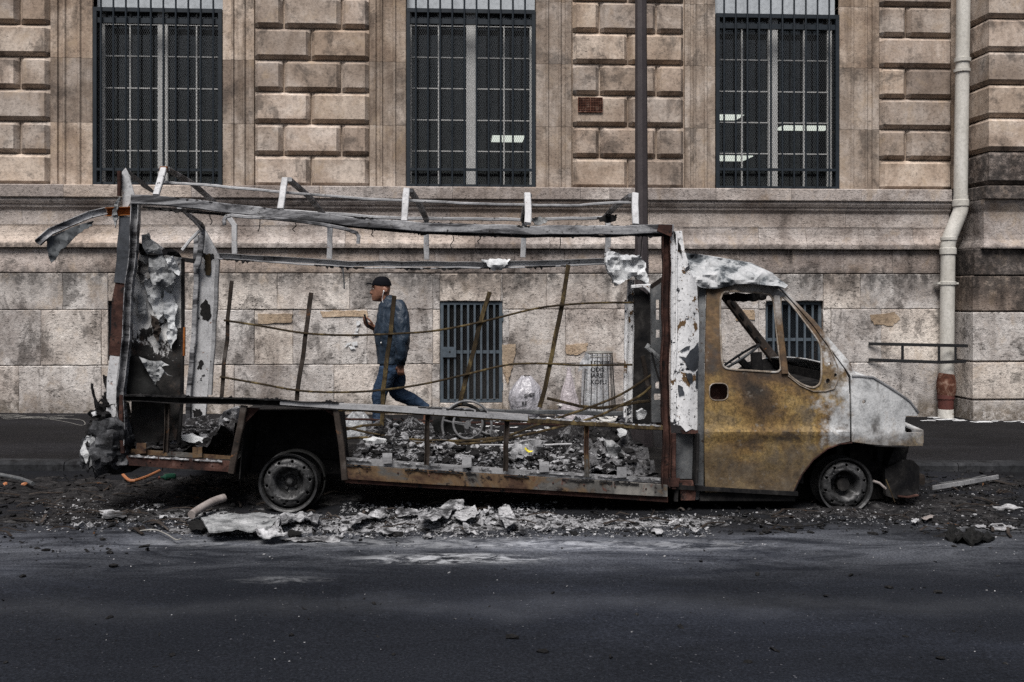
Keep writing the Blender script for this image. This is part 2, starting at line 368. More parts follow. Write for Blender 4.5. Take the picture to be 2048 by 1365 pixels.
def glass_mat(name, tint=(.75, .8, .8), refl=1.0):
    m = bpy.data.materials.new(name); m.use_nodes = True; t = m.node_tree; t.nodes.clear()
    o = t.nodes.new('ShaderNodeOutputMaterial'); a = t.nodes.new('ShaderNodeBsdfTransparent'); g = t.nodes.new('ShaderNodeBsdfGlossy')
    fr = t.nodes.new('ShaderNodeFresnel'); fr.inputs[0].default_value = 1.5; x = t.nodes.new('ShaderNodeMixShader')
    a.inputs[0].default_value = (*tint, 1); g.inputs['Roughness'].default_value = .02; g.inputs[0].default_value = (refl, refl, refl, 1)
    t.links.new(fr.outputs[0], x.inputs[0]); t.links.new(a.outputs[0], x.inputs[1]); t.links.new(g.outputs[0], x.inputs[2]); t.links.new(x.outputs[0], o.inputs[0])
    M[name] = m
glass_mat('glass')
def bag_mat(name, c, tr):
    m = bpy.data.materials.new(name); m.use_nodes = True; t = m.node_tree; b = t.nodes['Principled BSDF']; o = t.nodes['Material Output']
    b.inputs['Base Color'].default_value = (*c, 1); b.inputs['Roughness'].default_value = .28; b.inputs['Specular IOR Level'].default_value = .6
    a = t.nodes.new('ShaderNodeBsdfTransparent'); x = t.nodes.new('ShaderNodeMixShader'); a.inputs[0].default_value = (.9, .9, .92, 1)
    n = t.nodes.new('ShaderNodeTexNoise'); n.inputs['Scale'].default_value = 14; n.inputs['Detail'].default_value = 6; n.inputs['Distortion'].default_value = 1.2
    g = t.nodes.new('ShaderNodeNewGeometry'); t.links.new(g.outputs['Position'], n.inputs['Vector'])
    r = t.nodes.new('ShaderNodeValToRGB'); r.color_ramp.elements[0].position = .35; r.color_ramp.elements[1].position = .7
    r.color_ramp.elements[0].color = (max(0, tr-.2),)*3+(1,); r.color_ramp.elements[1].color = (min(1, tr+.2),)*3+(1,)
    t.links.new(n.outputs[0], r.inputs[0])
    bp = t.nodes.new('ShaderNodeBump'); bp.inputs['Strength'].default_value = .7; bp.inputs['Distance'].default_value = .03; t.links.new(n.outputs[0], bp.inputs['Height']); t.links.new(bp.outputs[0], b.inputs['Normal'])
    t.links.new(r.outputs[0], x.inputs[0]); t.links.new(b.outputs[0], x.inputs[1]); t.links.new(a.outputs[0], x.inputs[2]); t.links.new(x.outputs[0], o.inputs[0]); M[name] = m
bag_mat('bag_grey', (.38, .37, .40), .2); bag_mat('bag_pink', (.50, .45, .47), .34); bag_mat('bag_clear', (.62, .64, .66), .62)
def emit(name, c, s):
    m = bpy.data.materials.new(name); m.use_nodes = True; b = m.node_tree.nodes['Principled BSDF']
    b.inputs['Emission Color'].default_value = (*c, 1); b.inputs['Emission Strength'].default_value = s; b.inputs['Base Color'].default_value = (.8, .8, .8, 1); M[name] = m
emit('lamp_panel', (1, .94, .84), 1.15)
# the cab: heat-scaled steel, ochre and rust on the door, ashen grey towards the nose and the pillars
k = NM('burnt_cab', .78, .1, .35)
xo = k.xyz(); X_, Z_ = xo[0], xo[2]
warmc = k.ramp(k.noise(1.7, 5, .58, .4, k.vec((1, 1, 1.35), (2.2, 0, 1.3))), [(.32, (.022, .018, .015)), (.41, (.07, .045, .026)), (.48, (.17, .105, .04)), (.54, (.25, .168, .065)), (.60, (.18, .132, .075)), (.68, (.10, .085, .066)), (.76, (.27, .24, .19))])
warmc = k.mix(.8, warmc, k.ramp(k.noise(42, 5, .85), [(.36, .22), (.48, .8), (.62, 1.5)]), 'MULTIPLY')
warmc = k.mix(k.ramp(k.noise(3.4, 5, .7, .5), [(.54, 0), (.66, .9)]), warmc, (.045, .033, .024))
zu0, zu1 = at(1500, 800, 0).z, at(1500, 740, 0).z
top_ = k.math('MULTIPLY', k.step(k.math('ADD', Z_, k.math('MULTIPLY', k.math('SUBTRACT', k.noise(4, 5, .7), .5), .5)), zu0, zu1+.1), .85)
warmc = k.mix(top_, warmc, k.ramp(k.noise(9, 5, .75), [(.32, (.018, .013, .010)), (.5, (.065, .038, .021)), (.7, (.15, .09, .045))]))
lowz = k.math('MULTIPLY', k.step(k.math('ADD', Z_, k.math('MULTIPLY', k.math('SUBTRACT', k.noise(3, 5, .7), .5), .9)), at(1500, 870, 0).z, at(1500, 930, 0).z), .65)
warmc = k.mix(lowz, warmc, k.ramp(k.noise(11, 5, .75), [(.32, (.035, .028, .022)), (.5, (.10, .078, .055)), (.68, (.19, .155, .11))]))
warmc = k.mix(k.ramp(k.noise(12, 5, .8, .2, k.vec((1, 1, 1), (5, 3, 1))), [(.60, 0), (.70, .7)]), warmc, (.22, .20, .175))
greyc = k.ramp(k.noise(6, 10, .72, .4), [(.30, (.19, .195, .20)), (.44, (.42, .425, .43)), (.60, (.58, .585, .59)), (.75, (.44, .39, .34))])
greyc = k.mix(.6, greyc, k.ramp(k.noise(70, 6, .8), [(.36, .35), (.52, 1)]), 'MULTIPLY')
XD0, XD1 = at(1600, 800, 0).x, at(1690, 800, 0).x
wob = k.math('MULTIPLY', k.math('SUBTRACT', k.noise(3.5, 8, .7), .5), 1.5)
fx = k.step(k.math('ADD', X_, wob), XD0+.1, XD1+.05)
zt0, zt1 = at(1500, 690, .05).z, at(1500, 575, .1).z
fz = k.math('MULTIPLY', k.step(k.math('ADD', Z_, k.math('MULTIPLY', wob, .6)), zt0+.05, zt1+.12), k.step(X_, at(1440, 600, 0).x, at(1540, 600, 0).x))
zl0, zl1 = at(1750, 905, 0).z, at(1750, 855, 0).z
low = k.math('MULTIPLY', k.step(k.math('ADD', Z_, k.math('MULTIPLY', wob, .35)), zl1, zl0), .85)
fg = k.math('MAXIMUM', k.math('MULTIPLY', fx, k.math('SUBTRACT', 1.0, low)), k.math('MULTIPLY', fz, .75), True)
c = k.mix(fg, warmc, greyc)
c = k.mix(k.ramp(k.noise(2.1, 9, .7, .5, k.vec((1, 1, 1), (7, 7, 7))), [(.55, 0), (.66, .75)]), c, (.05, .045, .042))
k.col(c); k.bump(k.math('ADD', k.noise(45, 8, .75), k.math('MULTIPLY', k.noise(7, 6, .6), .8)), .4, .006); M['burnt_cab'] = k.m

k = NM('charred_door', .88, 0, .3)
o_ = k.xyz(); dn = k.noise(5, 5, .7, .9, k.vec((1, 1, .8)))
zz = k.math('ADD', o_[2], k.math('MULTIPLY', k.math('SUBTRACT', dn, .5), 1.3))
base_ = k.ramp(k.noise(9, 5, .7), [(.35, (.007, .007, .007)), (.6, (.022, .020, .019)), (.75, (.06, .045, .035))])
pale_ = k.ramp(k.noise(6, 5, .75, .4), [(.30, (.10, .098, .096)), (.42, (.40, .395, .39)), (.64, (.68, .675, .67))])
c = k.mix(k.step(zz, 1.26, 1.32), base_, pale_)
c = k.mix(k.ramp(k.noise(7, 5, .7, .3, k.vec((1, 1, .8), (4, 4, 4))), [(.58, 0), (.64, .9)]), c, (.03, .02, .016))
k.col(c); k.bump(k.noise(30, 5, .75), .6, .008); M['charred_door'] = k.m
# ================================================================== ground
YK = 1.75        # kerb line
PH = 0.075       # pavement height
YL = 5.40        # lower wall face
YU = 5.45        # face of the upper wall blocks
def asphalt(name, a, b, dust):
    k = NM(name, .95, 0, .06)
    c = k.ramp(k.noise(1.1, 8, .65, .3, k.vec((.5, 1, 1))), [(.3, a), (.7, b)])
    grain = k.noise(70, 4, .85)
    c = k.mix(.75, c, k.ramp(grain, [(.34, .3), (.5, .9), (.66, 1.9)]), 'MULTIPLY')
    c = k.mix(k.ramp(k.noise(48, 2, .6), [(.70, 0), (.76, .5)]), c, (.16, .16, .175))
    if dust:
        o = k.xyz()
        wv = k.math('MULTIPLY', k.math('SUBTRACT', k.noise(.8, 5, .6), .5), .9)
        yy = k.math('ADD', o[1], wv)
        band = k.math('MULTIPLY', k.step(yy, -1.9, -.85), k.step(yy, .2, -.45))
        band = k.math('MULTIPLY', band, k.ramp(k.noise(2.2, 9, .72, .8, k.vec((.45, 1.6, 1), (4, 0, 0))), [(.38, .06), (.60, 1)]))
        c = k.mix(k.math('MULTIPLY', k.math('MULTIPLY', band, k.ramp(grain, [(.35, .2), (.6, 1)])), .9), c, (.125, .132, .15))
        # white foam/ash spill in front of the van
        for (px, py, rx, ry, st_) in ((905, 1118, .75, .16, .9), (1985, 1055, .5, .16, .95), (2000, 1015, .6, .06, .7), (560, 1160, .35, .09, .22), (880, 1085, 1.2, .2, .5), (1250, 1090, 1.3, .2, .4), (480, 1085, .9, .15, .35)):
            p = atg(px, py); dx = k.math('MULTIPLY', k.math('SUBTRACT', o[0], p.x), 1/rx); dy = k.math('MULTIPLY', k.math('SUBTRACT', o[1], p.y), 1/ry)
            r2 = k.math('ADD', k.math('MULTIPLY', dx, dx), k.math('MULTIPLY', dy, dy))
            mk = k.math('MULTIPLY', k.step(r2, 1.0, .0), k.ramp(k.noise(9, 9, .78, .6, k.vec((.6, 1.3, 1))), [(.44, 0), (.60, 1)]))
            c = k.mix(k.math('MULTIPLY', mk, st_), c, (.40, .41, .43))
        soot = k.math('MULTIPLY', k.step(k.math('ADD', o[1], wv), -1.0, -.3), k.ramp(k.noise(1.4, 7, .7), [(.3, .45), (.6, 1)]))
        c = k.mix(k.math('MULTIPLY', soot, .9), c, (.010, .010, .011))
        # a worn tyre track and a faint crack
        tr = k.math('MULTIPLY', k.step(yy, -2.45, -2.2), k.step(yy, -1.95, -2.2))
        c = k.mix(k.math('MULTIPLY', k.math('MULTIPLY', tr, k.noise(5, 6, .7)), .35), c, (.07, .073, .08))
    # hairline cracks and an old trench repair
    cr1 = k.n('ShaderNodeTexVoronoi'); cr1.feature = 'DISTANCE_TO_EDGE'; cr1.inputs['Scale'].default_value = .55
    dv = k.n('ShaderNodeVectorMath'); dv.operation = 'MULTIPLY_ADD'; nn = k.n('ShaderNodeTexNoise'); nn.inputs['Scale'].default_value = 2.5; nn.inputs['Detail'].default_value = 5
    k.L(k.pos, nn.inputs['Vector']); k.L(nn.outputs['Color'], dv.inputs[0]); dv.inputs[1].default_value = (.7, .7, 0); k.L(k.pos, dv.inputs[2]); k.L(dv.outputs[0], cr1.inputs['Vector'])
    crk = k.math('MULTIPLY', k.ramp(cr1.outputs['Distance'], [(.004, 1), (.010, 0)]), k.ramp(k.noise(.7, 3, .5, 0, k.vec((1, 1, 1), (6, 2, 0))), [(.50, 0), (.58, 1)]))
    c = k.mix(k.math('MULTIPLY', crk, .25), c, (.004, .004, .005))
    c = k.mix(k.math('MULTIPLY', k.ramp(k.noise(.55, 5, .65, .4, k.vec((.5, 1.2, 1), (8, 8, 0))), [(.48, 0), (.60, 1)]), .5), c, k.mix(1.0, c, (1.9, 1.92, 2.0), 'MULTIPLY'))
    k.col(c)
    k.rough(k.ramp(k.noise(1.7, 6, .6), [(.3, .72), (.7, .95)]))
    k.bump(k.math('ADD', grain, k.math('MULTIPLY', k.noise(3, 5, .6), .5)), .75, .006); M[name] = k.m
asphalt('asphalt_road', (.0098, .0112, .0150), (.0165, .0185, .0240), True)
asphalt('asphalt_walk', (.0095, .0092, .0100), (.0155, .015, .0162), False)
def sheet(x0, x1, y0, y1, h, nx, ny, w=0.0):
    V = []; Fc = []
    for j in range(ny+1):
        for i in range(nx+1):
            x = x0+(x1-x0)*i/nx; y = y0+(y1-y0)*j/ny
            V.append((x, y, gz(x)+h+w*fb(x*.6, y*.6, 3.3)))
    for j in range(ny):
        for i in range(nx):
            a = j*(nx+1)+i; Fc.append((a, a+1, a+nx+2, a+nx+1))
    return V, Fc
tag(ob('road', sheet(-60, 60, -60, YK+.05, 0, 160, 120, .006), M['asphalt_road'], None, True), 'dark grey asphalt road dusted with ash and soot', 'road', kind='structure')
tag(ob('pavement', sheet(-60, 60, YK+.16, YL+.4, PH, 160, 10, .004), M['asphalt_walk'], None, True), 'dark asphalt pavement along the stone building', 'pavement', kind='structure')
kb = thing('kerb', 'grey stone kerb between road and pavement', 'kerb', (0, YK, 0)); kb['kind'] = 'structure'
x = -9.0
while x < 9.0:
    l = random.uniform(.85, 1.05); n = 6; V = []; Fc = []
    sec = [(YK, -.05), (YK-.0, PH-.022), (YK+.022, PH+.001), (YK+.17, PH+.004), (YK+.17, -.05)]
    for i in range(n+1):
        xx = x+.004+(l-.008)*i/n
        for (y, z) in sec: V.append((xx, y+.006*nz(xx*5, y*9, 1), z+gz(xx)+.004*nz(xx*6, z*9, 4)))
    for i in range(n):
        for j in range(4): a = i*5+j; Fc.append((a, a+1, a+6, a+5))
    Fc += [(0, 1, 2, 3, 4), tuple(n*5+q for q in range(5))]
    ob('kerb_stone', (V, Fc), M['kerb_stone'], kb, True); x += l
# ================================================================== the stone building
B = thing('stone_building', 'pale limestone building with rusticated piers and tall barred windows behind the van', 'building', (0, YL, 0))
def xw(px, Y=None): return at(px, 590, YU if Y is None else Y).x
def stone(x0, x1, z0, z1, yf, ye, yb, c, a=.003, g=.12, seed=0):
    """dressed block: face at yf, edges at ye after a chamfer c, back at yb"""
    def ax(p, q):
        n = max(1, int((q-p-2*c)/g)); return [p]+[p+c+(q-p-2*c)*i/n for i in range(n+1)]+[q]
    xs = ax(x0, x1); zs = ax(z0, z1); V = []; Fc = []; nx = len(xs); nz_ = len(zs); s = seed*3.7
    for j, z in enumerate(zs):
        for i, x in enumerate(xs):
            e = i in (0, nx-1) or j in (0, nz_-1)
            y = (ye if e else yf) + a*fb(x*6+s, z*6, s, 3)
            V.append((x+(a*1.1*nz(x*9+s, z*9, 2) if not e else a*.7*nz(x*13, z*13, s)), y, z+(a*1.1*nz(x*9, z*9+s, 5) if not e else a*.7*nz(x*11+s, z*11, 8))))
    for j in range(nz_-1):
        for i in range(nx-1):
            q = j*nx+i; Fc.append((q, q+1, q+nx+1, q+nx))
    n0 = len(V)
    for (x, z) in ((x0, z0), (x1, z0), (x1, z1), (x0, z1)): V.append((x, yb, z))
    bot = [i for i in range(nx)]; top = [(nz_-1)*nx+i for i in range(nx)]; lf = [j*nx for j in range(nz_)]; rt = [j*nx+nx-1 for j in range(nz_)]
    Fc += [tuple(bot[::-1])+(n0, n0+1), tuple(top)+(n0+2, n0+3), tuple(lf)+(n0+3, n0), tuple(rt[::-1])+(n0+1, n0+2)]
    return V, Fc
Z0, RH = 2.967, .4045            # foot of the blocks above the sill course, height of a row
NR = 9                           # rows built (the photo shows six)
cnt = 0
def block(p0, p1, r, mt='stone_block'):
    global cnt; cnt += 1
    j = .010
    ob('stone_block', stone(xw(p0)+j, xw(p1)-j, Z0+r*RH+j*.8, Z0+(r+1)*RH-j*.8, YU-.012, YU+.06, YU+.09, .048, .0016, .13, cnt), M[mt], B, True)
for (a, b, ja, jb) in ((-360, -285, [], []), (-136, 99, [-18], [-77, 37]), (507, 739, [621], [566, 682]), (1145, 1370, [1257], [1200, 1314]), (1761, 1908, [], [1815])):
    for r in range(NR):
        cuts = [a]+(ja if r % 2 == 0 else jb)+[b]
        for q in range(len(cuts)-1): block(cuts[q], cuts[q+1], r)
# the masonry core behind blocks and around the windows, with the openings left free
WIN = [(183, 443), (812, 1072), (1433, 1681)]
xl, xr = -13.0, 9.5
YB = YU+.075
core = []
edges = [xl]+[xw(q) for w in WIN for q in w]+[xr]
for i in range(0, len(edges), 2): core.append(box(edges[i], edges[i+1], YB, YB+.38, 2.8, 11.5))
for w in WIN: core.append(box(xw(w[0]), xw(w[1]), YB+.0, YB+.38, 6.3, 11.5))
ob('wall_core', cat_(*core), M['stone_jamb'], B)
# moulded jambs: profile from the outer fillet to the reveal, laid in stones
def jamb(pa, pb):                # pa = pier side, pb = window side
    xa, xb = xw(pa), xw(pb); u = xb-xa
    prof = [(0, .0), (.0, .045), (.16, .05), (.18, .022), (.26, .02), (.30, .05), (.34, .052), (.37, .03), (.62, .026), (.65, .052), (.70, .054), (.73, .03), (.985, .026), (1.0, .01), (1.0, -.36)]
    z = Z0; k = 0
    hs_ = [.80, .81, .80, .9, .9]
    for h in hs_:
        V = []; Fc = []; n = len(prof); m = 4
        for q in range(m+1):
            zz = z+.002+(h-.004)*q/m
            for (f, p) in prof: V.append((xa+u*f, YB-.0005-p+.002*fb(xa+f*9, zz*7, k, 2), zz))
        for q in range(m):
            for i in range(n-1): a = q*n+i; Fc.append((a, a+1, a+n+1, a+n))
        Fc += [tuple(range(n)), tuple(range(m*n, m*n+n))]
        ob('jamb_stone', (V, Fc), M['stone_jamb'], B, False); z += h; k += 1
for a, b in ((99, 183), (507, 443), (739, 812), (1143, 1072), (1371, 1433), (1760, 1681)): jamb(a, b)
# sill course and the mouldings under it
def course(name, prof, cuts, mt, rough=.002, m=None):
    for q in range(len(cuts)-1):
        x0, x1 = cuts[q]+.002, cuts[q+1]-.002; n = len(prof); mm = max(2, int((x1-x0)/.18)); V = []; Fc = []
        for i in range(mm+1):
            x = x0+(x1-x0)*i/mm
            for (p, z) in prof: V.append((x, YL-p+rough*fb(x*5, z*9, q, 3), z+rough*fb(x*4, z*5, 7+q, 2)))
        for i in range(mm):
            for j in range(n-1): a = i*n+j; Fc.append((a, a+1, a+n+1, a+n))
        Fc += [tuple(range(n)), tuple(range(mm*n, mm*n+n))]
        ob(name, (V, Fc), M[mt], B, False)
XE = xw(1905, YL)                # where the projecting corner begins
def cuts_px(l): return [xw(p, YL-.1) for p in l]
R2 = random.Random(3)
course('sill_stone', [(-.14, 2.965), (.14, 2.962), (.155, 2.95), (.155, 2.812), (.14, 2.80), (-.1, 2.80)], cuts_px([-330, -90, 130, 385, 640, 905, 1160, 1218, 1430, 1580, 1720, 1900]), 'stone_sill')
course('moulding_stone', [(-.1, 2.797), (.125, 2.797), (.122, 2.765), (.10, 2.73), (.085, 2.72), (.075, 2.69), (.048, 2.66), (.04, 2.645), (.04, 2.475), (-.1, 2.475)], cuts_px([-330, 40, 470, 900, 1300, 1695, 1903]), 'stone_sill')
course('moulding_stone', [(-.1, 2.472), (.04, 2.472), (.034, 2.45), (.034, 2.37), (.042, 2.33), (.062, 2.29), (.085, 2.26), (.095, 2.245), (.095, 2.19), (.06, 2.187), (-.1, 2.187)], cuts_px([-330, -100, 260, 690, 950, 1100, 1370, 1520, 1615, 1720, 1830, 1903]), 'stone_sill')
course('plinth_stone', [(-.1, 2.183), (.022, 2.183), (.03, 2.17), (.03, 1.885), (.02, 1.873), (-.1, 1.873)], cuts_px([-330, -40, 107, 300, 468, 757, 870, 1030, 1130, 1300, 1482, 1588, 1692, 1790, 1880, 1903]), 'stone_plinth')
# large ashlar at street level
OPEN = [(218, 345, 603, 722), (880, 1005, 603, 806), (1530, 1645, 603, 757)]
ow = [(xw(a, YL), xw(b, YL), at(a, d, YL).z, at(a, c, YL).z) for a, b, c, d in OPEN]
rows = [(1.868, 1.415, [-330, -150, 128, 372, 556, 700, 866, 1002, 1093, 1262, 1400, 1516, 1719, 1878]),
        (1.412, .722, [-330, -80, 85, 205, 357, 510, 587, 735, 866, 1018, 1131, 1290, 1410, 1516, 1660, 1760, 1878]),
        (.719, -.05, [-330, -120, 40, 205, 357, 470, 669, 864, 1018, 1150, 1330, 1500, 1672, 1800, 1878])]
def sub(r, o):
    x0, x1, z0, z1 = r; a, b, c, d = o
    if b <= x0+.01 or a >= x1-.01 or d <= z0+.01 or c >= z1-.01: return [r]
    out = []
    if a > x0+.03: out.append((x0, a, z0, z1))
    if b < x1-.03: out.append((b, x1, z0, z1))
    lo, hi = max(a, x0), min(b, x1)
    if d < z1-.02: out.append((lo, hi, d, z1))
    if c > z0+.02: out.append((lo, hi, z0, c))
    return out
for (zt, zb, cu) in rows:
    for q in range(len(cu)-1):
        rs = [(xw(cu[q], YL), xw(cu[q+1], YL), zb, zt)]
        for o in ow: rs = [p for r in rs for p in sub(r, o)]
        for (a, b, c_, d_) in rs:
            cnt += 1
            dp = R2.uniform(-.008, .004)
            ob('ashlar_stone', stone(a+.0015, b-.0015, c_+.0015, d_-.0015, YL-.04+dp, YL-.033+dp, YL+.12, .009, .008, .08, cnt), M['stone_ashlar'], B, True)
bk = [(xl, XE, -.4, 2.9)]
for o in ow: bk = [p for r in bk for p in sub(r, o)]
ob('lower_wall_core', cat_(*[box(a, b, YL-.012, YL+.5, c_, d_) for a, b, c_, d_ in bk]), M['stone_dark'], B)
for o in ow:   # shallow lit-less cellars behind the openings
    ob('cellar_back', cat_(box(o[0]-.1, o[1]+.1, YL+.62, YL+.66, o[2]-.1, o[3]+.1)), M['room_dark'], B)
# projecting corner with canted edge, right
xa0, xb0, xc = at(1916, 590, 5.42).x, at(1946, 590, 5.05).x, 9.5
def corner(name, rings, dx, mt, seed=0):
    V = []; Fc = []; n = 0
    for (z, p) in rings:
        A = (xa0+dx-p*.8, 5.62); A2 = (xa0+dx-p*.9, 5.44); Bp = (xb0+dx-p*.55, 5.05-p)
        pts = [A, A2, Bp]+[(xb0+dx+(xc-xb0-dx)*t, 5.05-p) for t in (.12, .3, .55, 1)]+[(xc, 5.62)]
        n = len(pts)
        for (x, y) in pts: V.append((x, y+.003*fb(x*6, z*6, seed, 3), z))
    for j in range(len(rings)-1):
        for i in range(n): a = j*n+i; b = j*n+(i+1) % n; Fc.append((a, b, b+n, a+n))
    Fc += [tuple(range(n))[::-1], tuple(range((len(rings)-1)*n, len(rings)*n))]
    ob(name, (V, Fc), M[mt], B, False)
dxu = at(1975, 590, 5.05).x-xb0
zr = [at(2000, q, 5.05).z for q in (371, 303.5, 236.5, 170, 104, 38)]; zr += [zr[-1]+(zr[-1]-zr[-2])*k for k in (1, 2, 3, 4)]
for i in range(len(zr)-1):
    a, b = zr[i], zr[i+1]
    corner('corner_block', [(a+.008, .0), (a+.06, .055), (b-.05, .055), (b-.008, 0)], dxu+.02, 'stone_block' if i else 'stone_dark', i)
corner('corner_core', [(zr[0]-.3, -.03), (11.5, -.03)], dxu+.03, 'stone_dark')
zc = [at(2000, q, 5.0).z for q in (373, 400, 424, 470, 498, 551)]
corner('corner_sill', [(zc[0], .12), (zc[0]-.012, .15), (zc[1]+.01, .15), (zc[1], .14)], dxu*.9, 'stone_dark', 3)
corner('corner_moulding', [(zc[1]-.003, .11), (zc[1]-.06, .09), (zc[2]+.02, .05), (zc[2], .04), (zc[3], .04), (zc[3]-.06, .05), (zc[4]+.06, .09), (zc[4]+.02, .12), (zc[4]+.003, .12)], dxu*.75, 'stone_sill', 5)
corner('corner_course', [(zc[4], .04), (zc[4]-.01, .05), (zc[5]+.012, .05), (zc[5]+.003, .04)], dxu*.1, 'stone_dark', 8)
zq = [zc[5]]+[at(2000, q, 5.0).z for q in (624, 724, 800)]+[-.25]
for i in range(4): corner('corner_stone', [(zq[i]-.003, .02), (zq[i]-.02, .045), (zq[i+1]+.02, .045+.004*i), (zq[i+1]+.003, .02)], 0, 'stone_dark' if i < 1 else 'stone_ashlar', 11+i)
corner('corner_core', [(-.3, .0), (zq[0], .0)], .03, 'stone_dark')
ob('corner_core', box(xw(1903, YL)-.02, xc, 5.5, 5.9, -.3, 3.0), M['stone_dark'], B)
# rusty ventilation grille let into a block, with its mortar patch
YV = YU-.022; gx0, gx1 = xw(1157), xw(1203); gz0, gz1 = at(1180, 224, YU).z, at(1180, 198, YU).z
vg = ob('vent_grille', cat_(box(gx0, gx1, YV-.006, YV-.002, gz0, gz1)), M['burnt_black'], B)
ob('vent_frame', cat_(box(gx0-.01, gx1+.01, YV-.014, YV-.003, gz0-.012, gz0), box(gx0-.01, gx1+.01, YV-.014, YV-.003, gz1, gz1+.012), box(gx0-.012, gx0, YV-.014, YV-.003, gz0, gz1), box(gx1, gx1+.012, YV-.014, YV-.003, gz0, gz1), box((gx0+gx1)/2-.006, (gx0+gx1)/2+.006, YV-.013, YV-.004, gz0, gz1)), M['collar_rust'], vg)
lat = []
for i in range(1, 14): lat.append(box(gx0+(gx1-gx0)*i/14-.003, gx0+(gx1-gx0)*i/14+.003, YV-.0105, YV-.0065, gz0, gz1))
for i in range(1, 8): lat.append(box(gx0, gx1, YV-.0115, YV-.0075, gz0+(gz1-gz0)*i/8-.003, gz0+(gz1-gz0)*i/8+.003))
ob('vent_lattice', cat_(*lat), M['collar_rust'], vg)
# newer mortar repairs on the old stone
stone_mat('mortar', (.40, .31, .22), (.48, .38, .28), (.54, .45, .35), .3, .2, stain=(.58, .7), streak=.2)
for q_, pts_ in enumerate(([(1004, 690), (1031, 689), (1030, 712), (1022, 742), (1015, 770), (1006, 745)], [(1132, 690), (1176, 687), (1172, 703), (1150, 711), (1133, 709)], [(640, 623), (700, 621), (734, 622), (735, 634), (646, 635)], [(515, 628), (586, 629), (582, 646), (516, 648)], [(1470, 622), (1508, 620), (1510, 640), (1472, 642)], [(1740, 630), (1790, 624), (1800, 640), (1786, 652), (1748, 650)])):
    bm_ = plate('mortar_patch', jag(pts_, 4, 1.6, q_), [], lambda a, b: YL-.053+.002*fb(a*.1, b*.1), .03, M['mortar'], B, 9)
# ------------------------------------------------------------------ windows
YG, YW = YU+.05, YU+.30
def clipseg(p, q, r):
    x0, x1, z0, z1 = r; (ax, az), (bx, bz) = p, q; t0, t1 = 0, 1; dx, dz = bx-ax, bz-az
    for pp, qq in ((-dx, ax-x0), (dx, x1-ax), (-dz, az-z0), (dz, z1-az)):
        if abs(pp) < 1e-9:
            if qq < 0: return None
        else:
            t = qq/pp
            if pp < 0: t0 = max(t0, t)
            else: t1 = min(t1, t)
    return None if t0 >= t1 else ((ax+dx*t0, az+dz*t0), (ax+dx*t1, az+dz*t1))
def diamond(x0, x1, z0, z1, y, cw, ch, w):
    V = []; Fc = []; H = z1-z0; s = cw/ch
    for sg in (1, -1):
        n = int((x1-x0+H*s)/cw)+2
        for i in range(-1, n):
            xs = x0+i*cw if sg < 0 else x0-H*s+i*cw
            p, q = ((xs, z0), (xs+H*s, z1)) if sg > 0 else ((xs, z0), (xs-H*s, z1))
            c = clipseg(p, q, (x0, x1, z0, z1))
            if not c: continue
            (a, b), (c2, d) = c; L = math.hypot(c2-a, d-b)
            if L < .01: continue
            ux, uz = -(d-b)/L*w/2, (c2-a)/L*w/2; k = len(V); yy = y+sg*.0008
            V += [(a-ux, yy, b-uz), (a+ux, yy, b+uz), (c2+ux, yy, d+uz), (c2-ux, yy, d-uz)]; Fc.append((k, k+1, k+2, k+3))
    return V, Fc
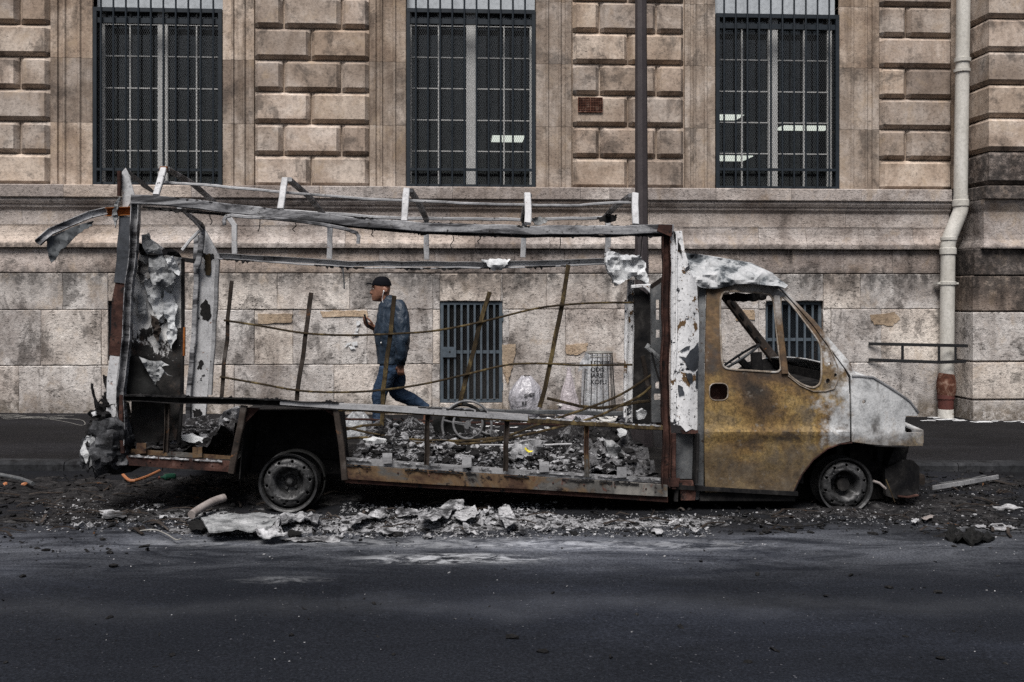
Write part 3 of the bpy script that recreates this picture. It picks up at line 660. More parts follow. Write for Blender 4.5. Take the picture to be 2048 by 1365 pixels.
def window(p0, p1, bars, vbars, hrows, mull, ytop, ybot, lab):
    x0, x1 = xw(p0), xw(p1); pc = (p0+p1)/2; fz = lambda py, Y=YG: at(pc, py, Y).z
    zt, zb = fz(ytop), fz(ybot); ZT = 6.35
    xg = lambda px, Y=YG: at(px, 590, Y).x
    # glazed frame, white
    fr = ob('window', cat_(box(x0-.05, x0+.06, YW, YW+.06, Z0, ZT), box(x1-.06, x1+.05, YW, YW+.06, Z0, ZT), box(x0-.05, x1+.05, YW-.002, YW+.058, Z0-.02, Z0+.07)), M['window_white'], B)
    hz_ = [fz(h, YW) for h in hrows]
    for (px, w) in mull: ob('mullion', box(xg(px, YW)-w, xg(px, YW)+w, YW-.02, YW+.05, Z0+.07, zt+.05), M['window_white'], fr)
    for px in vbars: ob('glazing_bar', box(xg(px, YW)-.008, xg(px, YW)+.008, YW+.0, YW+.03, Z0+.07, zt+.05), M['window_white'], fr)
    for z in hz_: ob('glazing_bar', box(x0+.061, x1-.061, YW+.004, YW+.026, z-.007, z+.007), M['window_white'], fr)
    zs = sorted([Z0+.07]+hz_+[zt+.05]); xs_ = sorted([x0+.06]+[xg(q, YW) for q in vbars]+[xg(mull[0][0], YW)]+[x1-.06])
    for i in range(len(zs)-1):
        for j in range(len(xs_)-1):
            ob('pane', box(xs_[j], xs_[j+1], YW+.034, YW+.038, zs[i], zs[i+1]), M['glass'], fr)
    ob('transom_panel', box(x0-.03, x1+.03, YW-.1, YW-.06, zt+.06, ZT), M['panel_pale'], fr)
    # iron grille in front
    b = .05
    g = ob('window_grille', cat_(box(x0+.004, x0+b, YG-.02, YG+.03, Z0+.005, zt), box(x1-b, x1-.004, YG-.02, YG+.03, Z0+.005, zt), box(x0+.004, x1-.004, YG-.022, YG+.028, zt, zt+.05), box(x0+b, x1-b, YG-.018, YG+.02, Z0+.006, Z0+.05)), M['navy_paint'], B)
    ob('grille_rail', box(x0+b, x1-b, YG-.024, YG+.016, fz(340)-.016, fz(340)+.016), M['navy_paint'], g)
    ob('grille_rail', box(x0+b, x1-b, YG+.0, YG+.05, zt-.14, zt-.075), M['navy_paint'], g)
    for px in bars:
        x = xg(px); ob('grille_bar', sweep([(x, YG-.03, Z0+.02), (x, YG-.03, ZT-.05)], circ(.0125, 8), ref=(0, 1, 0)), M['navy_paint'], g, True)
    for z in (ZT-.02,): ob('grille_rail', box(x0+.004, x1-.004, YG-.045, YG-.015, z-.03, z), M['navy_paint'], g)
    tag(ob('mesh_screen', diamond(x0+b, x1-b, Z0+.05, zt, YG+.034, .024, .05, .0030), M['mesh_wire'], g), kind='stuff')
    return fr
window(183, 443, [203.6+24.9*i for i in range(10)], (260, 393), (50, 113, 177, 240, 302), [(322, .036), (333.5, .016)], 25, 371, 'l')
window(812, 1072, [832+24.2*i for i in range(10)], (877, 1008), (53, 116, 178, 241, 303), [(942, .062)], 27, 371, 'm')
window(1433, 1681, [1447+23.3*i for i in range(10)], (1484, 1608), (58, 121, 184, 246, 308), [(1549, .036), (1538, .012)], 37, 380, 'r')
# rooms behind the windows
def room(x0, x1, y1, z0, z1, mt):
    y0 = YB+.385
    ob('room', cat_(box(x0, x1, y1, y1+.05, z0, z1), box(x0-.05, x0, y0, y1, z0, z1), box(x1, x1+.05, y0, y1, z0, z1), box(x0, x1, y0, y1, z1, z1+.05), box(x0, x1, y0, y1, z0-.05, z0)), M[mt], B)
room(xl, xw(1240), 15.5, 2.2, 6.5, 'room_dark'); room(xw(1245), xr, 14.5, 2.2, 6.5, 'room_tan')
# a dark cupboard and shelves stand in the right-hand room
def lampp(px0, px1, py0, py1, z, label, y_tilt=0):
    a = atz((px0+px1)/2, py1, z); b = atz((px0+px1)/2, py0, z); w = abs(atz(px1, (py0+py1)/2, z).x-atz(px0, (py0+py1)/2, z).x)
    x = (a.x+b.x)/2; y0, y1 = min(a.y, b.y), max(a.y, b.y)
    t = thing('ceiling_light', label, 'ceiling light', (x, (y0+y1)/2, z), 'lit ceiling lights behind the windows')
    ob('diffuser', box(x-w/2, x+w/2, y0, y1, z, z+.01), M['lamp_panel'], t)
    ob('housing', box(x-w/2-.02, x+w/2+.02, y0-.02, y1+.02, z+.012, z+.07), M['window_white'], t)
    ob('hanger', cat_(box(x-w*.35-.01, x-w*.35+.01, (y0+y1)/2-.01, (y0+y1)/2+.01, z+.07, 6.5), box(x+w*.35-.01, x+w*.35+.01, (y0+y1)/2-.01, (y0+y1)/2+.01, z+.07, 6.5)), M['black_iron'], t)
lampp(984, 1047, 273, 285, 3.9, 'lit ceiling light seen through the middle barred window')
lampp(1425, 1480, 231, 241, 4.2, 'lit ceiling light at upper left inside the right barred window')
lampp(1556, 1659, 253, 262, 4.2, 'long lit ceiling light right of the mullion in the right window')
lampp(1425, 1496, 313, 323, 3.6, 'lit ceiling light low at the left inside the right barred window')
# ------------------------------------------------------------------ street-level gates
def gate(o, nb, lock, mt, mesh_c, dy):
    x0, x1, z0, z1 = o; y = YL+dy; x0 += .004; x1 -= .004; z0 += .004; z1 -= .004; b = .04
    g = ob('cellar_gate', cat_(box(x0, x0+b, y, y+.04, z0, z1), box(x1-b, x1, y, y+.04, z0, z1), box(x0+b, x1-b, y+.002, y+.038, z1-b, z1), box(x0+b, x1-b, y+.002, y+.038, z0, z0+b)), M[mt], B)
    for i in range(nb):
        x = x0+b+(x1-x0-2*b)*(i+.75)/(nb+.5); ob('gate_bar', box(x-.013, x+.013, y-.008, y+.02, z0+b, z1-b), M[mt], g)
    ob('gate_rail', box(x0+b, x1-b, y+.021, y+.034, (z0+z1)/2-.02, (z0+z1)/2+.02), M[mt], g)
    tag(ob('mesh_screen', diamond(x0+b, x1-b, z0+b, z1-b, y+.036, .022, .036, .0042), M[mesh_c], g), kind='stuff')
    if lock:
        lx = x0+.1; lz = z0+(z1-z0)*.52
        lk = ob('lock_case', box(lx-.07, lx+.1, y-.028, y+.0, lz-.09, lz+.04), M[mt], g)
        ob('keyhole', lathe([(.0001, -.004), (.012, -.004), (.012, .0)], (lx+.02, y-.029, lz-.02), 'Y', 12), M['black_iron'], lk)
        for zz in (z0+.2, z0+.65, z1-.2): ob('hinge', sweep([(x1+.006, y-.01, zz-.05), (x1+.006, y-.01, zz+.05)], circ(.014, 8)), M[mt], g, True)
gate(ow[0], 7, False, 'navy_paint', 'navy_paint', .02); gate(ow[1], 8, True, 'gate_paint', 'black_iron', -.02); gate(ow[2], 6, False, 'gate_paint', 'navy_paint', .03)
# ================================================================== street furniture at the wall
# lamp post
bp = atg(1284, 905, PH); YP = 2.35
b0 = at(1284, 905, YP); t0 = at(1281.5, -60, YP)
LP = thing('lamp_post', 'tall dark brown octagonal street post standing behind the van', 'post', (b0.x, YP, gz(b0.x)+PH))
zb = gz(b0.x)+PH; zt_ = 7.5; xt = b0.x-.02
ob('pole', sweep([(b0.x, YP, zb), (b0.x-.004, YP, zb+2), (xt, YP, zt_)], circ(.066, 8), ref=(0, 1, 0), scale=[1.05, 1.0, .70]), M['post_paint'], LP)
ob('base_collar', lathe([(.0, .02), (.13, .02), (.13, .06), (.10, .35), (.085, .9), (.08, .93), (.0, .93)], (b0.x, YP, zb-.03), 'Z', 8), M['post_paint'], LP)
# rain pipe
YPp = 5.22
DP = thing('drainpipe', 'cream cast iron rain pipe with an elbow running down the wall corner', 'drainpipe', at(1892, 832, YPp))
s = pxs(YPp, 1900)
def pv(l): return [at(a, b, YPp) for a, b in l]
ob('upper_pipe', sweep(pv([(1929, -180), (1925, 120), (1921, 395)]), circ(13*s, 16)), M['pipe_paint'], DP, True)
ob('elbow', sweep(cr(pv([(1921, 392), (1921, 420), (1914, 440), (1901, 472), (1896, 490), (1896, 505)]), 5), circ(14*s, 16)), M['pipe_paint'], DP, True)
ob('lower_pipe', sweep(pv([(1896, 495), (1894.5, 620), (1893.5, 755)]), circ(13.6*s, 16)), M['pipe_paint'], DP, True)
for (a, b, h) in ((1925, 121, 5), (1924, 142, 4), (1921, 407, 8), (1897, 478, 4), (1896, 503, 8), (1895.5, 567, 4)):
    c = at(a, b, YPp); ob('pipe_collar', lathe([(13*s, -h*s*.9), (15.6*s, -h*s*.7), (15.8*s, h*s*.7), (13*s, h*s*.9)], c, 'Z', 20), M['pipe_paint'], DP, True)
c = at(1895.5, 567, YPp); ob('pipe_clamp', cat_(box(c.x-.14, c.x+.14, YPp-.01, YPp+.1, c.z-.012, c.z+.012)), M['pipe_paint'], DP)
c = at(1892.5, 770, YPp)
ob('rusted_joint', lathe([(12*s, 24*s), (15*s, 20*s), (18*s, 6*s), (18.5*s, -8*s), (16*s, -21*s), (13*s, -24*s)], c, 'Z', 20), M['collar_rust'], DP, True)['label'] = 'flaking rusty pipe joint'
ob('foot_pot', lathe([(16*s, 22*s), (16.4*s, 14*s), (15*s, 12*s), (14*s, -10*s), (12.5*s, -26*s), (12*s, -30*s)], at(1891.5, 812, YPp), 'Z', 20), M['terracotta'], DP, True)['label'] = 'red-brown foot of the pipe'
ob('foot_ring', lathe([(12*s, 8*s), (14.5*s, 7*s), (15*s, -10*s)], at(1891.5, 826, YPp), 'Z', 20), M['pipe_paint'], DP, True)
PG = thing('pipe_guard', 'flat black iron guard bars bolted across the rain pipe', 'guard', at(1835, 722, 5.05))
def flat(l, w, Y): return sweep(pline(l, Y), brect(w*pxs(5.1), .012, .002))
ob('guard_rail', flat([(1737, 688), (1880, 691), (1936, 692)], 6.5, [5.33, 5.05, 5.05]), M['black_iron'], PG)
ob('guard_rail', flat([(1737, 720), (1880, 725), (1932, 723)], 6.5, [5.33, 5.05, 5.05]), M['black_iron'], PG)
ob('guard_strut', flat([(1805, 690), (1805, 722)], 5.5, 5.2), M['black_iron'], PG)
ob('guard_strut', flat([(1878, 692), (1878, 724)], 4.5, 5.052), M['black_iron'], PG)
ob('guard_strut', flat([(1911, 692), (1911, 724)], 4.5, 5.053), M['black_iron'], PG)
# ================================================================== the burnt-out van
YF = 2.0                                   # far side of the body
V0 = at(900, 1000, .1)
VAN = thing('burnt_van', 'burnt-out van stripped to its frame with ochre rusted cab, parked at the kerb', 'van', (V0.x, 1.0, gz(V0.x)))
m_ = M
metal_mat('rim_scale', [(.3, (.08, .06, .045)), (.5, (.24, .20, .16)), (.7, (.42, .41, .40))], 9, .7, .1, .4)
# ---- cab side sheets; the glass line leans inwards
def tumble(px, py):
    y = 0.0
    if py < 745: y += .17*((745-py)/175.0)**1.3
    if px > 1690: y += .20*((px-1690)/156.0)**2
    y -= .024*math.exp(-((py-867)/9.0)**2)*(1 if px < 1700 else .6)       # pressed waistline
    y += .05*sm(870, 985, py)-.012*math.sin(max(0, min(1, (py-745)/110.0))*math.pi)
    y += .006*fb(px*.012, py*.012, 1.5, 3)
    return y
doorO = [(1414, 577), (1440, 571), (1464, 567), (1521, 567), (1548, 573), (1566, 586), (1590, 612), (1626, 654), (1652, 690), (1672, 716), (1688, 738), (1697, 756), (1699, 800), (1700, 883), (1679, 887), (1654, 899), (1626, 922), (1605, 950), (1588, 983), (1411, 985), (1409, 900), (1411, 700)]
win1 = rnd([(1440, 585), (1470, 583), (1510, 585), (1546, 590), (1551, 640), (1557, 700), (1564, 746), (1520, 743), (1452, 739), (1444, 728), (1441, 660)], 2)
win2 = rnd([(1559, 590), (1580, 606), (1612, 648), (1638, 684), (1643, 700), (1643, 766), (1628, 777), (1606, 771), (1582, 754), (1573, 742), (1566, 680)], 2)
hand = rnd([(1419, 767), (1456, 767), (1456, 801), (1419, 801)], 2)
holes = [win1, win2, hand]
for (hx, hy, hr) in ((1659, 728, 3.2), (1671, 751, 3.2), (1656, 763, 4.5)): holes.append([(hx+hr*math.cos(a*.785), hy+hr*1.3*math.sin(a*.785)) for a in range(8)])
door = plate('door', doorO, holes, tumble, .022, m_['burnt_cab'], VAN, 8)
door['label'] = 'ochre and rust scaled cab door with empty window openings'
def lip(name, loop, r, off, mt, par):
    P = [at(a, b, tumble(a, b)+off) for a, b in loop]; P.append(P[0]); P.append(P[1])
    return ob(name, sweep(P, circ(r, 6), ref=(0, 1, 0), caps=False), m_[mt], par, True)
lip('window_rim', win1, .0075, -.002, 'rim_scale', door); lip('window_rim', win2, .007, -.002, 'rim_scale', door); lip('handle_rim', hand, .004, -.001, 'rim_scale', door)
ob('window_divider', sweep(pline([(1553, 592), (1560, 660), (1570, 748)], [tumble(1553, 592)-.012, tumble(1560, 660)-.012, -.012]), brect(.05, .02, .006)), m_['burnt_cab'], door, True)
ob('waist_seam', sweep([at(a, b, tumble(a, b)-.006) for a, b in ((1576, 752), (1600, 771), (1626, 783), (1650, 783), (1668, 778), (1676, 760), (1676, 735), (1664, 705), (1650, 680))], circ(.004, 6)), m_['rim_scale'], door, True)
ob('latch_plate', cat_(bbox(at(1437, 784, .10), .13, .01, .12)), m_['rust_red'], door)
pil = plate('windscreen_pillar', [(1521, 563), (1545, 566), (1562, 575), (1580, 592), (1628, 640), (1663, 683), (1700, 725), (1713, 752), (1701, 752), (1690, 736), (1672, 712), (1652, 686), (1626, 650), (1590, 608), (1566, 582), (1548, 570)], [], lambda a, b: tumble(a, b)+.012, .05, m_['burnt_cab'], VAN, 16)
fend = plate('front_fender', [(1702, 752), (1714, 751), (1746, 755), (1784, 778), (1820, 803), (1832, 815), (1838, 825), (1834, 832), (1812, 832), (1810, 840), (1810, 862), (1814, 866), (1846, 866), (1846, 892), (1800, 893), (1750, 890), (1704, 884)], [[(1728+4*math.cos(a*.785), 804+4.4*math.sin(a*.785)) for a in range(8)], [(1816-1.6+1.6*math.cos(a*.785)+2, 853+1.8*math.sin(a*.785)) for a in range(8)]], tumble, .022, m_['burnt_cab'], VAN, 14)
fend['label'] = 'ash-grey front wing with open headlamp socket'
ob('fender_edge', sweep([at(a, b, tumble(a, b)-.004) for a, b in ((1704, 752), (1746, 755), (1784, 778), (1820, 803), (1837, 826))], circ(.009, 6)), m_['bare_aluminium'], fend, True)
# bonnet, nose and far wing
def pr(px, py, Y): p = at(px, py, tumble(px, py)); return Vector((p.x, Y, p.z))
hood = []; HF = []
prof = [(1708, 748), (1746, 757), (1784, 780), (1820, 805), (1836, 828)]
ny = 8
for j in range(ny+1):
    t = j/ny; arch = math.sin(math.pi*t)
    for i, (a, b) in enumerate(prof):
        p = at(a, b, tumble(a, b)); hood.append((p.x+.10*arch*(i/4.0)**2, p.y+.01+(YF-2*p.y-.02)*t, p.z+.05*arch))
n = len(prof)
for j in range(ny):
    for i in range(n-1): a = j*n+i; HF.append((a, a+1, a+n+1, a+n))
hd = ob('bonnet', (hood, HF), m_['burnt_cab'], VAN, True)
md = hd.modifiers.new('t', 'SOLIDIFY'); md.thickness = .012; md.offset = -1
fr0 = at(1812, 866, tumble(1812, 866)); fr1 = at(1846, 880, tumble(1846, 880))
zA, zB, zC = at(1835, 830, .1).z, at(1835, 866, .1).z, at(1835, 893, .1).z
ob('nose_beam', sweep([(fr1.x-.02, fr1.y+.06, (zB+zC)/2), (fr1.x+.05, .7, (zB+zC)/2), (fr1.x+.05, YF-.7, (zB+zC)/2), (fr1.x-.02, YF-fr1.y-.06, (zB+zC)/2)], [(-.04, -.05), (-.04, .05), (.05, .05), (.05, -.05)], ref=(0, 0, 1)), m_['burnt_cab'], VAN)
ob('radiator_panel', box(fr0.x-.14, fr0.x-.10, .3, YF-.3, zC-.15, zA), m_['burnt_black'], VAN)
def mirror(px, py): p = at(px, py, tumble(px, py)); return Vector((p.x, YF-p.y, p.z))
ffar = plate('front_fender', [(1702, 752), (1746, 755), (1784, 778), (1820, 803), (1838, 825), (1812, 832), (1810, 862), (1846, 866), (1846, 892), (1704, 884), (1654, 899), (1605, 950), (1588, 983), (1560, 985), (1560, 900), (1600, 800), (1660, 760)], [], None, .02, m_['burnt_black'], VAN, 20, True, mirror)
# far windscreen pillar with its pressed slots, roof header, scuttle
fpil = ob('windscreen_pillar', sweep([mirror(1548, 568), mirror(1600, 622), mirror(1663, 690), mirror(1718, 752), mirror(1740, 785)], brect(.085, .06, .012), ref=(0, 1, 0)), m_['brown_steel'], VAN)
for (a, b) in ((1592, 607), (1618, 637), (1644, 668), (1670, 698)):
    p = mirror(a, b+5); d = (mirror(a+10, b+16)-p).normalized()
    ob('slot', sweep([p-Vector((0, .042, 0))-d*.035, p-Vector((0, .042, 0))+d*.035], rect(.022, .01), ref=(0, 1, 0)), m_['rubber'], fpil)
ob('roof_header', sweep([at(1548, 572, .19), (at(1548, 572, .19).x+.05, 1.0, at(1548, 572, .19).z+.03), mirror(1548, 572)], brect(.06, .09, .01), ref=(0, 0, 1)), m_['burnt_cab'], VAN)
pa = at(1440, 574, .18); pb = at(1555, 574, .18)
rv = []; rf = []
for j in range(7):
    for i in range(7):
        x = pa.x+(pb.x-pa.x)*i/6; y = pa.y+.0+(YF-2*pa.y)*j/6
        rv.append((x, y, pa.z+.04*math.sin(math.pi*j/6)-.09*math.exp(-((j-4)**2+(i-3)**2)/5.)+.02*nz(x*4, y*4)))
for j in range(6):
    for i in range(6): a = j*7+i; rf.append((a, a+1, a+8, a+7))
o = ob('roof_skin', (rv, rf), m_['burnt_black'], VAN, True); md = o.modifiers.new('t', 'SOLIDIFY'); md.thickness = .01
hang = []                                                     # charred lining hanging from the roof
o = plate('roof_lining', jag([(1447, 590), (1480, 586), (1536, 589), (1530, 600), (1505, 604), (1480, 603), (1460, 600), (1450, 606)], 4, 1.8, 3), [], lambda a, b: 1.0+.05*fb(a*.05, b*.05), .02, m_['burnt_black'], VAN, 8)
sx0, sx1 = at(1570, 745, .1).x, at(1712, 745, .1).x
zs = at(1600, 770, .1).z
ob('dashboard', cat_(box(sx1-.42, sx1-.05, .12, YF-.12, zs-.28, zs-.02), box(sx1-.05, sx1, .36, YF-.36, zs-.7, zs+.05)), m_['burnt_black'], VAN)
ob('bulkhead', box(sx1-.44, sx1-.40, .12, YF-.12, zs-.75, zs-.06), m_['burnt_black'], VAN)
# steering wheel
swc = at(1478, 716, .62); sw = []
ax = Vector((-.55, .12, .83)).normalized(); e1 = ax.cross(Vector((0, 1, 0))).normalized(); e2 = ax.cross(e1)
ring = [swc+(e1*math.cos(a*math.pi/14)+e2*math.sin(a*math.pi/14))*.19 for a in range(28)]; ring.append(ring[0]); ring.append(ring[1])
stw = ob('steering_wheel', sweep(ring, circ(.011, 6), ref=ax, caps=False), m_['grey_steel'], VAN, True)
for a in (.3, 2.4, 4.5): ob('spoke', sweep([swc-ax*.03, swc+(e1*math.cos(a)+e2*math.sin(a))*.19], circ(.007, 6), ref=ax), m_['grey_steel'], stw, True)
ob('steering_column', sweep([swc-ax*.02, swc-ax*.45+Vector((.1, 0, 0))], circ(.03, 8), ref=(0, 1, 0)), m_['burnt_black'], VAN, True)
ob('instrument_post', plate('q', [(0, 0), (1, 0), (1, 1)], [], lambda a, b: 0, 0, m_['burnt_black'], None, None).data and sweep([at(1512, 705, 1.75), at(1516, 770, 1.75)], brect(.10, .05, .01)), m_['burnt_black'], VAN)
bpy.data.objects.remove(bpy.data.objects['q'])
# sill under the door, cab floor, pillar behind the door
ob('door_sill', sweep(pline([(1398, 993), (1588, 993)], .10), brect(.075, .06, .01)), m_['burnt_black'], VAN)
plate('door_pillar', [(1398, 574), (1412, 577), (1409, 700), (1407, 985), (1396, 1000), (1388, 1000), (1396, 860)], [], lambda a, b: tumble(a, b)+.035, .05, m_['rust_pillar'] if 'rust_pillar' in M else m_['grey_steel'], VAN, 22)
zf0, zf1 = at(690, 935, 0).z, at(1330, 970, 0).z
xf0, xf1 = at(690, 935, 0).x, at(1330, 970, 0).x
def fz_(x): return zf0+(zf1-zf0)*(x-xf0)/(xf1-xf0)        # sloping load floor
xrear = at(250, 900, 0).x; xend = at(1590, 985, .1).x
def slab(x0, x1, y0, y1, up, th):
    v, f = box(x0, x1, y0, y1, 0, 1); return [(x, y, fz_(x)+(up if z > .5 else up-th)) for x, y, z in v], f
xw0, xw1 = at(468, 940, 0).x, at(690, 940, 0).x
ob('floor', cat_(slab(xrear, xw0, .03, YF-.03, -.005, .03), slab(xw1, at(1590, 985, .1).x, .03, YF-.03, -.005, .03), slab(xw0, xw1, .55, YF-.55, -.005, .03)), m_['burnt_black'], VAN)
for y in (.45, 1.45): ob('chassis_rail', slab(xrear+.1, at(1800, 900, 0).x, y, y+.08, -.035, .10), m_['burnt_black'], VAN)
for px in (350, 760, 960, 1180, 1330): ob('cross_member', slab(at(px, 950, 0).x-.03, at(px, 950, 0).x+.03, .1, YF-.1, -.036, .06), m_['burnt_black'], VAN)
# ---- lower sill, rear and front lengths, with the upturned floor edge
def flatbar(name, top, bot, Y, th, mt, par=VAN, step=30): return plate(name, top+bot[::-1], [], (lambda a, b: Y) if not callable(Y) else Y, th, m_[mt], par, step)
flatbar('sill', [(686, 930), (860, 942), (1060, 954), (1335, 971)], [(687, 958), (860, 969), (1060, 979), (1335, 994)], 0.0, .03, 'rust_sill')
flatbar('sill_flange', [(688, 959), (860, 970), (1060, 980), (1336, 995)], [(690, 966), (860, 977), (1060, 987), (1336, 1005)], .025, .03, 'rust_red')
flatbar('floor_edge', [(690, 915), (860, 927), (1060, 941), (1326, 957)], [(688, 928), (860, 940), (1060, 952), (1326, 968)], .09, .012, 'bare_aluminium')
flatbar('sill', [(252, 912), (360, 918), (469, 924)], [(256, 931), (360, 938), (470, 945)], 0.0, .03, 'rust_red')
flatbar('floor_edge', [(252, 898), (360, 905), (462, 913)], [(254, 909), (360, 916), (464, 922)], .09, .012, 'rust_sill')
for (a, b) in ((775, 917), (934, 925), (1089, 934), (1244, 945), (225+0, 0)):
    if b: flatbar('tab', [(a-10, b-10), (a+9, b-10)], [(a-10, b+11), (a+9, b+10)], .06, .012, 'grey_tab' if 'grey_tab' in M else 'bare_aluminium', VAN, None)
for (a, b) in ((283, 897), (395, 905)): flatbar('tab', [(a-10, b-10), (a+9, b-10)], [(a-10, b+11), (a+9, b+10)], .06, .012, 'rust_sill', VAN, None)
# ---- belt rail
bar('belt_rail', [(245, 797), (376, 800), (500, 804), (676, 812)], 13, .0, m_['burnt_black'], VAN, .06, 'chan')
bar('belt_rail', [(676, 817), (845, 825), (1058, 839)], 11, .012, m_['rust_bar'], VAN, .05)
flatbar('belt_cap', [(560, 803), (676, 808), (760, 812), (845, 817), (1056, 831)], [(560, 810), (676, 818), (760, 822), (845, 828), (1056, 842)], -.02, .075, 'bare_aluminium')
bar('belt_rail', [(1054, 840), (1180, 848), (1326, 857)], 9.5, .005, m_['brown_rail'] if 'brown_rail' in M else m_['rust_bar'], VAN, .05)
for (pts, w, mt) in (([(335, 806), (333, 908)], 9, 'brown_steel'), ([(855, 829), (853, 931)], 10, 'brown_steel'), ([(1014, 840), (1011, 944)], 10, 'brown_steel'), ([(1173, 850), (1173, 956)], 9, 'rust_sill'), ([(1205, 850), (1205, 0)], 0, '')):
    if w: bar('stanchion', pts, w, .02, m_[mt], VAN, .035, 'chan')
# ---- wheel box at the rear axle
bar('wheel_box_post', [(488, 812), (476, 880), (464, 946)], 13, .01, m_['brown_steel'], VAN, .05)
bar('wheel_box_post', [(673, 820), (683, 890), (690, 958)], 12, .01, m_['brown_steel'], VAN, .05)
a = at(480, 815, .02); b = at(680, 815, .02); c = at(468, 960, .02); d = at(690, 960, .02)
wb_v = [(a.x+.03, .04, a.z-.02), (b.x-.03, .04, b.z-.02), (d.x-.02, .04, d.z), (c.x+.03, .04, c.z), (a.x+.03, .55, a.z-.02), (b.x-.03, .55, b.z-.02), (d.x-.02, .55, d.z), (c.x+.03, .55, c.z)]
ob('wheel_box', (wb_v, [(0, 1, 5, 4), (1, 2, 6, 5), (3, 0, 4, 7), (4, 5, 6, 7)]), m_['burnt_black'], VAN).modifiers.new('t', 'SOLIDIFY').thickness = .008
flatbar('gusset', [(488, 815), (520, 817)], [(488, 860), (492, 845)], .035, .01, 'rust_red', VAN, None); flatbar('gusset', [(650, 821), (676, 822)], [(675, 838), (680, 866)], .035, .01, 'rust_red', VAN, None)
# ---- wheels: pressed steel discs, tyres burnt off
def wheel(px, py, y0, r, full=True, seed=0):
    c = at(px, py, y0); R_ = random.Random(seed)
    w = ob('wheel', lathe([(r*.90, .035), (r*.93, .012), (r*.985, .004), (r, .0), (r*1.0, .012), (r*.955, .022), (r*.93, .06), (r*.86, .085), (r*.86, .13), (r*.93, .165), (r, .185), (r*.985, .19), (r*.84, .15), (r*.84, .07)], c, 'Y', 48), m_['wheel_steel'], VAN, True)
    def dish(q):
        q /= r
        return .065-.045*sm(.88, .76, q)-.016*math.exp(-((q-.57)/.045)**2)+.105*sm(.55, .40, q)
    outer = [(r*.885*math.cos(i*math.pi/24), r*.885*math.sin(i*math.pi/24)) for i in range(48)]
    hs_ = []; off = R_.uniform(0, 1)
    for i in range(10):
        aa = off+i*2*math.pi/10
        hs_.append([(r*.735*math.cos(aa)+r*.052*math.cos(t*math.pi/5), r*.735*math.sin(aa)+r*.052*math.sin(t*math.pi/5)) for t in range(10)])
    bm = fill2d(outer, hs_, r/9)
    for v in bm.verts: q = math.hypot(v.co.x, v.co.y); v.co = Vector((c.x+v.co.x, c.y+dish(q), c.z+v.co.y))
    m2 = bpy.data.meshes.new('wheel_disc'); bm.to_mesh(m2); bm.free(); m2.materials.append(m_['wheel_steel']); m2.polygons.foreach_set('use_smooth', [True]*len(m2.polygons))
    link('wheel_disc', m2, w).modifiers.new('t', 'SOLIDIFY').thickness = .004
    ob('hub_cap', lathe([(.0001, -.055), (.018, -.052), (.027, -.04), (.032, -.015), (.045, -.005), (.05, .03)], (c.x, c.y+.115, c.z), 'Y', 20), m_['wheel_steel'], w, True)
    for i in range(5):
        aa = off+.3+i*2*math.pi/5; bx, bz = c.x+r*.285*math.cos(aa), c.z+r*.285*math.sin(aa)
        ob('wheel_bolt', lathe([(.0001, -.018), (.010, -.018), (.013, -.014), (.013, .015)], (bx, c.y+.118, bz), 'Y', 8), m_['wheel_steel'], w, True)
    ob('brake_drum', lathe([(.0001, .075), (r*.8, .075), (r*.82, .18), (.0001, .18)], (c.x, c.y+.06, c.z), 'Y', 24), m_['burnt_black'], w, True)
    return c, w
ra = 57.5*pxs(.06)
cR, _w = wheel(576, 967, .03, ra, seed=1); cF, _w = wheel(1692, 972, .10, ra*.985, seed=4)
# scraps of belt wire left on the rims
ob('bead_wire', sweep([(cR.x+.035+ra*1.02*math.cos(a*math.pi/24), cR.y+.14+.01*nz(a), cR.z+ra*1.02*math.sin(a*math.pi/24)) for a in range(50)], brect(.012, .09, .003), ref=(0, 1, 0), caps=False), m_['rubber'], VAN)
for c in (cR, cF):
    for y in (YF-.28,):
        ob('wheel', lathe([(.02, .0), (ra*.9, .03), (ra, .0), (ra, .18), (.02, .15)], (c.x, y, c.z), 'Y', 28), m_['burnt_black'], VAN, True)
    ob('axle', sweep([(c.x, .15, c.z), (c.x, YF-.15, c.z)], circ(.05, 10), ref=(0, 0, 1)), m_['burnt_black'], VAN, True)
# front wheel arch liner and hidden engine bulk
arch = [(1587, 985), (1603, 950), (1626, 920), (1654, 898), (1680, 888), (1704, 886), (1760, 892), (1815, 894)]
P0 = [at(p, q, .04) for p, q in arch]
ob('wheel_arch', (P0+[Vector((p.x, .55, p.z)) for p in P0], [(i, i+1, i+1+len(P0), i+len(P0)) for i in range(len(P0)-1)]), m_['burnt_black'], VAN).modifiers.new('t', 'SOLIDIFY').thickness = .006
ob('arch_lip', sweep([at(p, q, tumble(p, q)+.004) for p, q in arch[:6]], circ(.008, 6)), m_['rust_red'], VAN, True)
ob('engine_block', box(at(1600, 900, 0).x, at(1795, 900, 0).x, .55, YF-.45, at(1700, 985, .3).z, at(1700, 860, .3).z), m_['burnt_black'], VAN)
